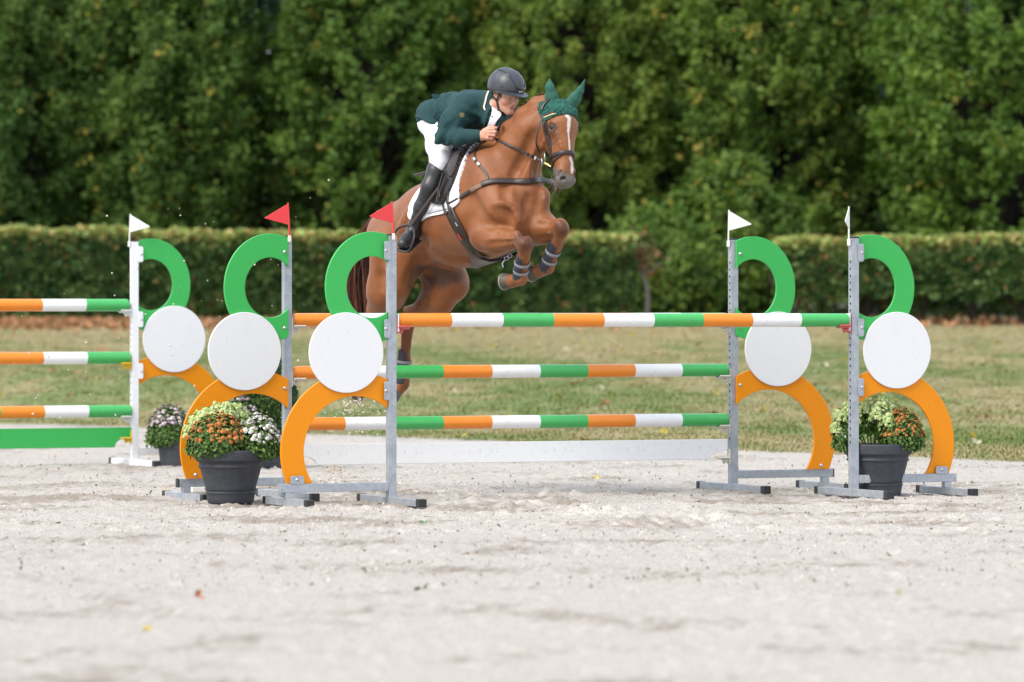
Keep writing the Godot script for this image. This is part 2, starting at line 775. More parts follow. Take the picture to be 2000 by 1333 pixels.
func grass_colour(x: float, d: float) -> Color:
	var a := NOISE.get_noise_2d(x * 0.28 + 9.0, d * 0.13) * 0.75 + NOISE.get_noise_2d(x * 1.1, d * 0.45) * 0.5
	var dry := smoothstep(-0.25, 0.5, a + 0.62 * smoothstep(72.0, 85.0, d) + 0.10)
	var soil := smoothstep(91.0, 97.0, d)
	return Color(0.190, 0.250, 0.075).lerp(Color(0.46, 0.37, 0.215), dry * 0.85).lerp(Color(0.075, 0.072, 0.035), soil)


func sheet(xs: Array, ds: Array, height: Callable, colour: Callable) -> ArrayMesh:
	var mb := Mb.new()
	var w := xs.size()
	var pts := PackedVector3Array()
	var cols := PackedColorArray()
	for d in ds:
		for x in xs:
			pts.append(Vector3(x, height.call(x, d), -d))
			cols.append(colour.call(x, d))
	var nrm := PackedVector3Array()
	nrm.resize(pts.size())
	var idx := PackedInt32Array()
	for j in ds.size() - 1:
		for i in w - 1:
			var a := j * w + i
			idx.append_array(PackedInt32Array([a, a + w, a + w + 1, a, a + w + 1, a + 1]))
	for i in pts.size():
		var c := i % w
		var r := i / w
		var l := pts[i - 1] if c > 0 else pts[i]
		var e := pts[i + 1] if c < w - 1 else pts[i]
		var f := pts[i - w] if r > 0 else pts[i]
		var b := pts[i + w] if r < ds.size() - 1 else pts[i]
		nrm[i] = (e - l).cross(f - b).normalized() if (e - l).cross(f - b).y > 0 else -(e - l).cross(f - b).normalized()
	mb.v = pts
	mb.n = nrm
	mb.c = cols
	mb.uv.resize(pts.size())
	mb.ix = idx
	return mb.commit()


func steps(stops: Array) -> Array:
	var o := [float(stops[0][0])]
	for i in range(1, stops.size()):
		var a: float = stops[i - 1][0]
		var b: float = stops[i][0]
		var n := maxi(1, int((b - a) / float(stops[i][1])))
		for k in n:
			o.append(lerpf(a, b, (k + 1.0) / n))
	return o


func ground() -> void:
	hoof_marks()
	var lawn := mat("lawn", Color.WHITE, 0.95)
	lawn.vertex_color_use_as_albedo = true
	tinted(lawn, noise_tex(31, 0.05, 5, Color(0.62, 0.64, 0.55), Color(1, 1, 1), 512, 0.25, 0.75), 0.9)
	lawn.uv1_world_triplanar = true
	bumpy(lawn, M.rough_h, 0.6)
	var g := obj("lawn", sheet(steps([[-600, 1], [-60, 60], [-14, 4], [14, 0.22], [60, 4], [600, 60]]), steps([[-300, 1], [20, 40], [40, 4], [95, 0.35], [150, 4], [900, 90]]), lawn_height, grass_colour), lawn)
	tag(g, "dry mown grass sloping up from the arena to the hedge", "", "", "structure")
	var sand := mat("sand", Color.WHITE, 0.95)
	sand.vertex_color_use_as_albedo = true
	tinted(sand, noise_tex(41, 0.09, 5, Color(0.76, 0.73, 0.70), Color(1, 1, 1), 1024, 0.2, 0.55), 1.1)
	sand.uv1_world_triplanar = true
	bumpy(sand, noise_tex(43, 0.12, 5, Color.BLACK, Color.WHITE, 1024), 1.6)
	var colour := func(x: float, d: float) -> Color:
		var t := NOISE.get_noise_2d(x * 0.6 + 3.0, d * 0.55) + 0.5 * FINE.get_noise_2d(x * 3.1, d * 2.2) + 0.5 * FINE.get_noise_2d(x * 11.0, d * 6.0)
		t += 0.30 * exp(-pow((d - 33.5) / 3.4, 2.0)) * (1.0 + FINE.get_noise_2d(x * 2.0, d * 1.3))
		return Color(0.655, 0.612, 0.568).lerp(Color(0.38, 0.32, 0.26), 0.9 * smoothstep(0.10, 0.85, t))
	var down := func(x: float, d: float) -> float:
		return sand_height(x, d)
	g = obj("arena_sand", sheet(steps([[-7.2, 1], [-3.4, 0.06], [3.4, 0.024], [6.2, 0.05]]), steps([[13, 1], [30, 0.11], [38, 0.034], [56, 0.09]]).filter(func(d): return d < 60.0), down, colour), sand)
	tag(g, "pale churned sand of the riding arena", "", "", "structure")
	# the rest of the arena, out of the picture, as a plainer sheet just under the first
	var rest := func(x: float, d: float) -> float:
		return -0.045 if d < arena_edge(x) - 0.4 else -0.2
	g = obj("arena_sand", sheet(steps([[-60, 1], [-14, 4], [14, 0.5], [40, 4]]), steps([[-60, 1], [10, 8], [66, 0.5]]), rest, colour), sand)
	tag(g, "pale sand of the arena beyond the churned middle", "", "", "structure")


const ALONG := Vector3(0.9135, 0, -0.4067)  # the line of the poles, towards the right end
const TOWARDS := Vector3(0.4067, 0, 0.9135)  # across the fence, towards the camera


func ellipse(c: Vector2, r: Vector2, a0: float, a1: float, steps: int) -> PackedVector2Array:
	var o := PackedVector2Array()
	for i in steps + 1:
		var g := lerpf(a0, a1, float(i) / steps)
		o.append(c + Vector2(cos(g) * r.x, sin(g) * r.y))
	return o


# angle on the ellipse at which x falls to a limit
func crossing(c: float, r: float, x: float) -> float:
	return acos(clampf((x - c) / r, -1, 1))


func stretch(zs: float, st: Transform3D) -> Transform3D:
	return Transform3D(st.basis * Basis.from_scale(Vector3(1, 1, zs)), st.origin)


# One wing stand. u: away from the poles; front: +1 when the frame's z looks at the camera. style 0: boards bolted to the face of the post; 1: boards held by bracket plates.
func stand(called: String, base: Vector3, u: Vector3, front: float, style: int, steel: String, holes_to: float, size := 1.0) -> Node3D:
	var o := thing(called, Transform3D(Basis(u, Vector3.UP, u.cross(Vector3.UP)) * Basis.from_scale(Vector3.ONE * size), base))
	var s: Material = M[steel]
	var w := 0.056
	var h := w * 0.5
	var top := 1.86
	var mb := Mb.new()
	# three closed sides of the square tube, inside and out, and the punched side towards the poles
	for side in [[Vector3(1, 0, 0), Vector3(0, 0, 1)], [Vector3(0, 0, 1), Vector3(1, 0, 0)], [Vector3(0, 0, -1), Vector3(1, 0, 0)]]:
		var nn: Vector3 = side[0]
		var t: Vector3 = side[1] * h
		for layer in [[h, 1.0], [h - 0.004, -1.0]]:
			var c: Vector3 = nn * float(layer[0])
			mb.face([c - t, c + t, c + t + Vector3.UP * top, c - t + Vector3.UP * top], nn * float(layer[1]))
	var pitch := 0.05
	var first := 0.36
	var count := int((holes_to - first) / pitch)
	var x := -h
	var nn := Vector3(-1, 0, 0)
	mb.face([Vector3(x, 0, -h), Vector3(x, 0, h), Vector3(x, first, h), Vector3(x, first, -h)], nn)
	mb.face([Vector3(x, first + count * pitch, -h), Vector3(x, first + count * pitch, h), Vector3(x, top, h), Vector3(x, top, -h)], nn)
	for i in count:
		var y0 := first + i * pitch
		var c := Vector2(0, y0 + pitch * 0.56)
		var inner := []
		var outer := []
		for k in 20:
			var g := TAU * k / 20.0 + 0.001
			var q := Vector2(cos(g), sin(g))
			var rr := 0.0108
			var hole := q * rr
			if q.y < -0.55:
				hole = Vector2(clampf(q.x * 0.03, -0.0062, 0.0062), -0.0225 if absf(q.x) < 0.28 else -0.008)
			inner.append(Vector3(x, c.y + hole.y, hole.x))
			var k2 := 1.0 / maxf(absf(q.x) / h, absf(q.y) / (pitch * (0.44 if q.y > 0 else 0.56)))
			outer.append(Vector3(x, c.y + q.y * k2, q.x * k2))
		for k in 20:
			var j := (k + 1) % 20
			mb.face([inner[k], inner[j], outer[j], outer[k]], nn)
			mb.face([inner[k], inner[j], inner[j] + Vector3(0.004, 0, 0), inner[k] + Vector3(0.004, 0, 0)], (Vector3(0, c.y, 0) - Vector3(0, (inner[k].y + inner[j].y) * 0.5, inner[k].z)).normalized())
		for cy in [[0.44, 1.0], [-0.56, -1.0]]:
			pass
	obj("post", mb.commit(), s, o)
	mb = Mb.new()
	mb.box(Transform3D(Basis(), Vector3(0.002, top * 0.5 + 0.1, 0)), Vector3(w - 0.016, top - 0.3, w - 0.010), 0.002)  # black core added inside the tube, standing in for shade behind the holes
	obj("added_shade_core", mb.commit(), M.black_plastic, o)
	mb = Mb.new()
	mb.box(Transform3D(Basis(), Vector3(0, top + 0.004, 0)), Vector3(w + 0.004, 0.012, w + 0.004), 0.003)
	obj("post_cap", mb.commit(), M.black_plastic, o)
	# feet, beam
	for ft in [[0.0, 1.15], [0.765, 0.86]]:
		mb = Mb.new()
		mb.box(Transform3D(Basis(), Vector3(ft[0], 0.026, 0)), Vector3(0.055, 0.052, ft[1] - 0.10), 0.003)
		if ft[0] > 0.0:
			mb.box(Transform3D(Basis(), Vector3(ft[0], 0.072, 0)), Vector3(0.056, 0.040, 0.05), 0.002)
		var foot := obj("foot", mb.commit(), s, o)
		for e in [-1.0, 1.0]:
			mb = Mb.new()
			mb.box(Transform3D(Basis(), Vector3(ft[0], 0.0265, e * (ft[1] * 0.5 - 0.042))), Vector3(0.059, 0.056, 0.060), 0.004)
			obj("foot_cap", mb.commit(), M.black_plastic, foot)
	mb = Mb.new()
	mb.box(Transform3D(Basis(), Vector3(h + 0.4, 0.122, 0)), Vector3(0.80, 0.06, 0.05), 0.003)
	obj("beam", mb.commit(), s, o)
	mb = Mb.new()
	mb.box(Transform3D(Basis(), Vector3(h + 0.8, 0.122, 0)), Vector3(0.012, 0.063, 0.053), 0.002)
	obj("beam_cap", mb.commit(), M.black_plastic if style == 0 else s, o)
	# the boards
	var edge := 0.004 if style == 0 else h + 0.002
	var z := front * (h + 0.011) if style == 0 else 0.0
	var flat := Transform3D(Basis(), Vector3(0, 0, z))
	var c := Vector2(0.144, 1.502)
	var ro := Vector2(0.349, 0.383)
	var ri := Vector2(0.192, 0.213)
	var a := crossing(c.x, ro.x, edge)
	var b := crossing(c.x, ri.x, edge)
	var ring := ellipse(c, ro, -a, a, 72)
	ring.append_array(ellipse(c, ri, b, -b, 56))
	mb = Mb.new()
	mb.plate(ring, flat, 0.019, 0.003)
	obj("green_ring_board", mb.commit(), M.green_board, o)
	c = Vector2(0.273, 0.369)
	var low := 0.153
	a = crossing(c.x, 0.55, edge)
	b = crossing(c.x, 0.38, edge)
	var a2 := asin((low - c.y) / 0.55)
	var b2 := asin((low - c.y) / 0.38)
	var arch := ellipse(c, Vector2(0.55, 0.55), a2, a, 60)
	arch.append_array(ellipse(c, Vector2(0.38, 0.38), b, b2, 50))
	mb = Mb.new()
	mb.plate(arch, flat, 0.019, 0.003)
	obj("orange_arch_board", mb.commit(), M.orange_board, o)
	mb = Mb.new()
	var disc := ellipse(Vector2(0.344, 1.05), Vector2(0.276, 0.277), 0, TAU, 96)
	disc.remove_at(96)
	mb.plate(disc, Transform3D(Basis(), Vector3(0, 0, z + front * 0.0185)), 0.016, 0.003)
	obj("white_disc_board", mb.commit(), M.white_board, o)
	for y in [1.755, 1.215, 0.785, 0.18]:
		var bx := 0.035 if y > 0.3 else 0.71
		if style == 0:
			mb = Mb.new()
			mb.lathe([Vector2(0.0, 0.008), Vector2(0.006, 0.007), Vector2(0.010, 0.003), Vector2(0.0105, 0.0), Vector2(0.014, 0.0), Vector2(0.014, -0.002)], 12, Transform3D(Basis(Vector3.RIGHT, Vector3(0, 0, front), Vector3(0, -front, 0)), Vector3(bx, y, z + front * 0.0118)))
			obj("bolt", mb.commit(), M.bright_steel, o)
		else:
			mb = Mb.new()
			var hw := 0.024 if y > 0.3 else 0.05
			var hh := 0.065 if y > 0.3 else 0.028
			var r := 0.016
			var rr := PackedVector2Array()
			for k in 4:
				var cc := Vector2([1, -1, -1, 1][k] * (hw - r), [1, 1, -1, -1][k] * (hh - r))
				rr.append_array(ellipse(cc, Vector2(r, r), k * PI / 2, (k + 1) * PI / 2, 5))
			mb.plate(rr, Transform3D(Basis(), Vector3((h + hw * 0.6) if y > 0.3 else bx, y - (0.0 if y > 0.3 else 0.002), front * 0.0335 if y > 0.3 else front * 0.0275)), 0.005, 0.001)
			var br := obj("bracket", mb.commit(), s, o)
			mb = Mb.new()
			mb.lathe([Vector2(0.0, 0.007), Vector2(0.006, 0.006), Vector2(0.009, 0.0), Vector2(0.012, 0.0), Vector2(0.012, -0.002)], 10, Transform3D(Basis(Vector3.RIGHT, Vector3(0, 0, front), Vector3(0, -front, 0)), Vector3((h + hw) if y > 0.3 else bx, y, front * 0.037 if y > 0.3 else front * 0.031)))
			obj("bolt", mb.commit(), M.bright_steel, br)
	return o


# a cup that carries a pole end, on the punched side of a stand
func cup(o: Node3D, y: float, colour: String, plate := "", flat := false) -> void:
	var mb := Mb.new()
	var h := 0.028
	mb.box(Transform3D(Basis(), Vector3(-h - 0.006, y - 0.045, 0)), Vector3(0.012, 0.11, 0.05), 0.003)
	if plate:
		var pl := Mb.new()
		pl.box(Transform3D(Basis(), Vector3(-h - 0.0165, y - 0.02, 0)), Vector3(0.009, 0.125, 0.062), 0.003)
		obj("cup_plate", pl.commit(), M[plate], o)
	var r := 0.056
	var arc := PackedVector2Array()
	var spread := 0.55 if flat else 0.85
	arc.append_array(ellipse(Vector2(0, 0), Vector2(r, r), -PI / 2 - spread, -PI / 2 + spread, 12))
	arc.append_array(ellipse(Vector2(0, 0), Vector2(r + 0.009, r + 0.009), -PI / 2 + spread, -PI / 2 - spread, 12))
	mb.plate(arc, Transform3D(Basis(Vector3(0, 0, 1), Vector3.UP, Vector3(-1, 0, 0)), Vector3(-h - 0.058, y, 0)), 0.09, 0.002)
	mb.tube([Vector3(-h - 0.01, y - r - 0.008, 0), Vector3(-h - 0.05, y - r - 0.03, 0), Vector3(-h - 0.055, y - r - 0.008, 0)], [0.016, 0.013, 0.014], 8)
	obj("cup", mb.commit(), M[colour], o)


func pole(called: String, a: Vector3, b: Vector3, r: float, colours: Array) -> Node3D:
	var axis := (b - a).normalized()
	var side := axis.cross(Vector3.UP).normalized()
	var o := thing(called, Transform3D(Basis(axis, side.cross(axis), side), a))
	var len := a.distance_to(b)
	var count := colours.size()
	var step := len / count
	for i in count:
		var mb := Mb.new()
		var x0 := i * step
		var x1 := x0 + step
		var p := []
		var rr := []
		if i == 0:
			p.append(Vector3(x0, 0, 0))
			rr.append(r * 0.72)
			p.append(Vector3(x0 + 0.006, 0, 0))
			rr.append(r * 0.93)
			x0 += 0.02
		for k in 5:
			var e := x1 - (0.02 if i == count - 1 else 0.0)
			p.append(Vector3(lerpf(x0, e, k / 4.0), 0, 0))
			rr.append(r)
		if i == count - 1:
			p.append(Vector3(x1 - 0.006, 0, 0))
			rr.append(r * 0.93)
			p.append(Vector3(x1, 0, 0))
			rr.append(r * 0.72)
		mb.tube(p, rr, 28)
		obj(colours[i] + "_band", mb.commit(), M[colours[i] + "_paint"], o)
	return o


func flag(base: Vector3, dir: Vector3, colour: String, lean: Vector3, size := 1.0, clip := true) -> Node3D:
	var o := thing("pennant_flag", Transform3D(Basis.from_scale(Vector3.ONE * size), base))
	var up := (Vector3.UP + lean).normalized()
	var mb := Mb.new()
	mb.tube([Vector3(0, -0.05, 0), up * 0.06, up * 0.21], [0.006, 0.006, 0.0055], 8)
	obj("staff", mb.commit(), M[colour], o)
	mb = Mb.new()
	var tri := PackedVector2Array()
	for q in [[Vector2(-0.003, 0.205), 0.008], [Vector2(-0.003, 0.058), 0.008], [Vector2(0.172, 0.105), 0.012]]:
		tri.append(q[0])
	var rounded := PackedVector2Array()
	for i in 3:
		var p := tri[i]
		var e0 := (tri[(i + 2) % 3] - p).normalized() * 0.013
		var e1 := (tri[(i + 1) % 3] - p).normalized() * 0.013
		for k in 5:
			var t := k / 4.0
			rounded.append(p + e0 * (1 - t) * (1 - t) + e1 * t * t)
	var zz := dir.cross(up).normalized()
	mb.plate(rounded, Transform3D(Basis(dir, up, zz), Vector3.ZERO), 0.006, 0.0015)
	obj("pennant", mb.commit(), M[colour], o)
	if clip:
		mb = Mb.new()
		mb.box(Transform3D(Basis(), Vector3(0, -0.035, 0)), Vector3(0.024, 0.045, 0.024), 0.003)
		obj("clip", mb.commit(), M.white_plastic if colour != "red_flag" else M.cream_plastic, o)
	return o


func post_at(px: float, d: float) -> Vector3:
	return Vector3((px - 1000.0) / F * d, 0.0, -d)


func main_fence() -> void:
	var fl := post_at(764, 34.0)
	var fr := post_at(1667.5, 35.42)
	var bl := post_at(560, 35.0)
	var br := post_at(1432, 36.4)
	var wing := "wing stands of the main jump"
	var o := stand("wing_stand", fl, -ALONG, -1.0, 1, "galvanised_steel", 1.75)
	tag(o, "galvanised wing stand just right of the orange and white flower pot, nearest the camera", "jump stand", wing)
	cup(o, 1.274, "red_plastic", "white_plastic")
	o = stand("wing_stand", bl, -ALONG, -1.0, 0, "galvanised_steel", 1.75)
	tag(o, "galvanised wing stand whose orange arch stands behind the orange and white flower pot", "jump stand", wing)
	for y in [1.272, 0.896]:
		cup(o, y, "cream_plastic")
	cup(o, 0.528, "cream_plastic")
	o = stand("wing_stand", fr, ALONG, 1.0, 1, "galvanised_steel", 1.75)
	tag(o, "galvanised wing stand in front of the pot with pale green hydrangea, farthest right", "jump stand", wing)
	cup(o, 1.274, "red_plastic", "white_plastic")
	o = stand("wing_stand", br, ALONG, 1.0, 0, "galvanised_steel", 1.75)
	tag(o, "galvanised wing stand holding the right ends of the three stacked poles and white plank", "jump stand", wing)
	for y in [1.272, 0.896, 0.528]:
		cup(o, y, "cream_plastic")
	cup(o, 0.30, "cream_plastic", "", true)
	var owg := ["orange", "white", "green", "orange", "white", "green", "orange", "white", "green"]
	var inset := 0.052
	var rails := "striped jump poles"
	var p := pole("jump_pole", fl + ALONG * inset + Vector3.UP * 1.274, fr - ALONG * inset + Vector3.UP * 1.268, 0.0485, owg)
	tag(p, "orange, white and green pole held in red cups, nearest the camera", "jump pole", rails)
	var names := ["topmost striped pole of the far pair of stands, mostly behind the near pole", "middle striped pole of the three stacked between the far stands", "lowest striped pole of the three, just above the white plank"]
	for i in 3:
		var y: float = [1.272, 0.896, 0.528][i]
		p = pole("jump_pole", bl + ALONG * inset + Vector3.UP * y, br - ALONG * inset + Vector3.UP * y, 0.0475, owg)
		tag(p, names[i], "jump pole", rails)
	o = plank(bl + ALONG * 0.075, br - ALONG * 0.05, 0.235, 0.385, "white_paint")
	tag(o, "long white plank hung under the lowest striped pole of the main jump", "plank")
	var flags := "flags on the jump stands"
	o = flag(fl + Vector3(0.018, 1.885, 0.045), Vector3(-0.95, 0, 0.30), "red_flag", Vector3(-0.06, 0, 0), 1.0)
	tag(o, "red triangular flag beside the rider's boot, on the nearer left stand", "flag", flags)
	o = flag(bl + Vector3(0.022, 1.885, 0.045), Vector3(-0.98, 0, 0.18), "red_flag", Vector3(-0.05, 0, 0), 1.05)
	tag(o, "red triangular flag against the dark trees, above the stand behind the flower pot", "flag", flags)
	o = flag(br + Vector3(-0.036, 1.865, 0.02), Vector3(0.98, 0, 0.2), "white_plastic", Vector3(0.02, 0, 0), 1.03)
	tag(o, "white triangular flag seen broadside on the stand at the right ends of the stacked poles", "flag", flags)
	o = flag(fr + Vector3(-0.036, 1.865, 0.02), Vector3(-0.22, 0, 0.975), "white_plastic", Vector3(0.0, 0, 0), 1.06)
	tag(o, "white triangular flag turned nearly edge-on, on the rightmost stand", "flag", flags)


func plank(a: Vector3, b: Vector3, y0: float, y1: float, paint: String) -> Node3D:
	var axis := (b - a).normalized()
	var len := a.distance_to(b)
	var o := PackedVector2Array([Vector2(0, y1), Vector2(len, y1), Vector2(len, y1 - 0.075)])
	for k in 9:
		var g := PI / 2 * k / 8.0
		o.append(Vector2(len - 0.04 - 0.11 * sin(g), y0 + (y1 - 0.09 - y0) * cos(g)))
	for k in 9:
		var g := PI / 2 * (8 - k) / 8.0
		o.append(Vector2(0.04 + 0.11 * sin(g), y0 + (y1 - 0.09 - y0) * cos(g)))
	o.append(Vector2(0, y1 - 0.075))
	var mb := Mb.new()
	mb.plate(o, Transform3D(), 0.03, 0.003)
	var n := MeshInstance3D.new()
	n.name = "plank"
	n.mesh = mb.commit()
	n.material_override = M[paint]
	n.transform = Transform3D(Basis(axis, Vector3.UP, axis.cross(Vector3.UP)), a)
	name_in(self, n)
	return n


func far_fence() -> void:
	var base := post_at(262, 42.0)
	var o := stand("wing_stand", base, ALONG, 1.0, 1, "white_steel", 1.72, 1.03)
	tag(o, "white painted wing stand of the farther jump at the left, behind the pink flowers", "jump stand")
	var left := base - ALONG * 3.62
	var l := stand("wing_stand", left, -ALONG, -1.0, 1, "white_steel", 1.72, 1.03)
	tag(l, "white painted wing stand at the far jump's other end, left outside the picture", "jump stand")
	for q in [[1.372, "white_plastic"], [0.922, "yellow_plastic"], [0.466, "white_plastic"]]:
		cup(o, q[0] / 1.03, q[1])
		cup(l, q[0] / 1.03, q[1])
	cup(o, 0.285, "yellow_plastic", "", true)
	var ys := [1.372, 0.922, 0.466]
	var owg := ["green", "orange", "white", "green", "orange", "white", "green", "orange", "white", "green"].slice(1)
	var texts := ["topmost striped pole of the far jump at the left edge", "middle striped pole of the far jump at the left edge, in a yellow cup", "lowest striped pole of the far jump at the left, above the green plank"]
	for i in 3:
		var p := pole("jump_pole", left + ALONG * 0.055 + Vector3.UP * ys[i], base - ALONG * (0.055 - 0.012 * i) + Vector3.UP * ys[i], 0.0525, owg)
		tag(p, texts[i], "jump pole", "striped jump poles")
	o = plank(left + ALONG * 0.06, base - ALONG * 0.03, 0.158, 0.328, "green_board")
	tag(o, "green plank hung lowest on the far jump at the left edge", "plank")
	o = flag(base + Vector3(-0.04, 1.93, 0.02), Vector3(0.98, 0, 0.2), "white_plastic", Vector3(0.04, 0, 0), 1.06)
	tag(o, "white triangular flag on the white painted stand at the left", "flag", "flags on the jump stands")


func leaf_mesh(l: float, w: float, sprays: int, spread: float, seed_: int) -> ArrayMesh:
	var mb := Mb.new()
	var r := RandomNumberGenerator.new()
	r.seed = seed_
	for i in sprays:
		var b := Basis.from_euler(Vector3(r.randf_range(-0.9, 0.9), r.randf() * TAU, r.randf_range(-0.7, 0.7)))
		var o := Vector3(r.randfn(0, spread), r.randfn(0, spread * 0.7), r.randfn(0, spread)) if sprays > 1 else Vector3.ZERO
		var k := r.randf_range(0.75, 1.2)
		var t := r.randf_range(0.82, 1.12)
		mb.col = Color(t, t, t * r.randf_range(0.85, 1.1))
		var fold := 0.22
		var p := [Vector3.ZERO, Vector3(w * 0.5, fold * w, l * 0.35), Vector3(w * 0.42, fold * w * 0.8, l * 0.7), Vector3(0, -0.1 * l, l), Vector3(-w * 0.42, fold * w * 0.8, l * 0.7), Vector3(-w * 0.5, fold * w, l * 0.35)]
		var nn := b * Vector3.UP
		var v := p.map(func(q): return o + b * (q * k))
		mb.face([v[0], v[1], v[2], v[3]], (nn + b.x * -0.3).normalized())
		mb.face([v[0], v[3], v[4], v[5]], (nn + b.x * 0.3).normalized())
	return mb.commit()


func leaf_mat(called: String, rough := 0.5) -> StandardMaterial3D:
	var m := mat(called, Color.WHITE, rough)
	m.vertex_color_use_as_albedo = true
	m.metallic_specular = 0.3
	m.backlight_enabled = true
	m.backlight = Color(0.35, 0.4, 0.2)
	m.cull_mode = BaseMaterial3D.CULL_DISABLED
	return m


func on_ground(x: float, d: float) -> Vector3:
	return Vector3(x, lawn_height(x, d), -d)


func limb(mb: Mb, a: Vector3, b: Vector3, ra: float, rb: float, bend: Vector3, sides := 7) -> void:
	var p := smooth3([a, a.lerp(b, 0.35) + bend * 0.7, a.lerp(b, 0.7) + bend, b], 3)
	var r := []
	for i in p.size():
		r.append(lerpf(ra, rb, float(i) / (p.size() - 1)))
	mb.tube(p, r, sides)


# a tree whose crown is made of boughs, each a loose cloud of leaf sprays; the boughs stand on real limbs
func tree(x: float, d: float, high: float, wide: float, boughs: int, sprays: int, young: Color, old: Color, seed_: int, label: String, low := 0.6, spire := 0.0) -> void:
	var r := RandomNumberGenerator.new()
	r.seed = seed_
	var base := on_ground(x, d)
	var o := thing("tree", Transform3D(Basis(), base))
	tag(o, label, "tree", "trees behind the hedge")
	var mb := Mb.new()
	limb(mb, Vector3(0, -0.1, 0), Vector3(r.randfn(0, 0.15), high * 0.82, r.randfn(0, 0.15)), 0.19, 0.03, Vector3(r.randfn(0, 0.12), 0, r.randfn(0, 0.12)), 10)
	var trunk := obj("trunk", mb.commit(), M.bark, o)
	var places := []
	var cols := []
	var lb := Mb.new()
	for i in boughs:
		var t := pow((i + r.randf()) / boughs, 0.85)
		var y := lerpf(low, high, t)
		var prof := sin(PI * clampf(0.16 + 0.80 * t, 0, 1)) if spire == 0.0 else (1.04 - t)
		prof = pow(maxf(prof, 0.02), 0.6 if spire == 0.0 else 0.9)
		if spire == 0.0:
			prof *= 1.06 - 0.34 * smoothstep(0.35, 1.0, t)
		var reach := wide * 0.5 * prof * sqrt(r.randf_range(0.38, 1.0))
		var g := r.randf() * TAU
		var tip := Vector3(cos(g) * reach, y, sin(g) * reach)
		var root := Vector3(0, maxf(0.3, y - reach * r.randf_range(0.6, 1.4)), 0)
		limb(lb, root, tip, 0.035, 0.008, Vector3(0, 0.12 * reach, 0), 5)
		var dir := (tip - root).normalized()
		var tone := r.randf()
		var long := r.randf_range(0.55, 1.15)
		for k in sprays:
			var q := Vector3(r.randfn(0, 1), r.randfn(0, 1), r.randfn(0, 1)).normalized() * sqrt(r.randf())
			var back := pow(r.randf(), 0.8)
			var p := tip + dir * (0.15 - back * long) + q * (0.07 + 0.30 * back) * Vector3(1.0, 0.8, 1.0)
			var up := (Vector3(q.x, 0.45 + q.y * 0.5, q.z) + dir * 0.4 + Vector3(r.randfn(0, 0.4), r.randfn(0, 0.4), r.randfn(0, 0.4))).normalized()
			var sx := up.cross(Vector3(r.randfn(0, 1), r.randfn(0, 0.3), r.randfn(0, 1))).normalized()
			var sc := r.randf_range(0.75, 1.3)
			places.append(Transform3D(Basis(sx * sc, up * sc, sx.cross(up) * sc), p))
			var c := old.lerp(young, clampf(tone * 0.7 + r.randfn(0.0, 0.22), 0.0, 1.0))
			if r.randf() < 0.022:
				c = Color(0.36, 0.30, 0.06)
			cols.append(c)
	obj("limbs", lb.commit(), M.bark, trunk).set_meta("kind", "stuff")
	many("crown", M.spray[seed_ % 3], M.tree_leaf, places, cols, o)


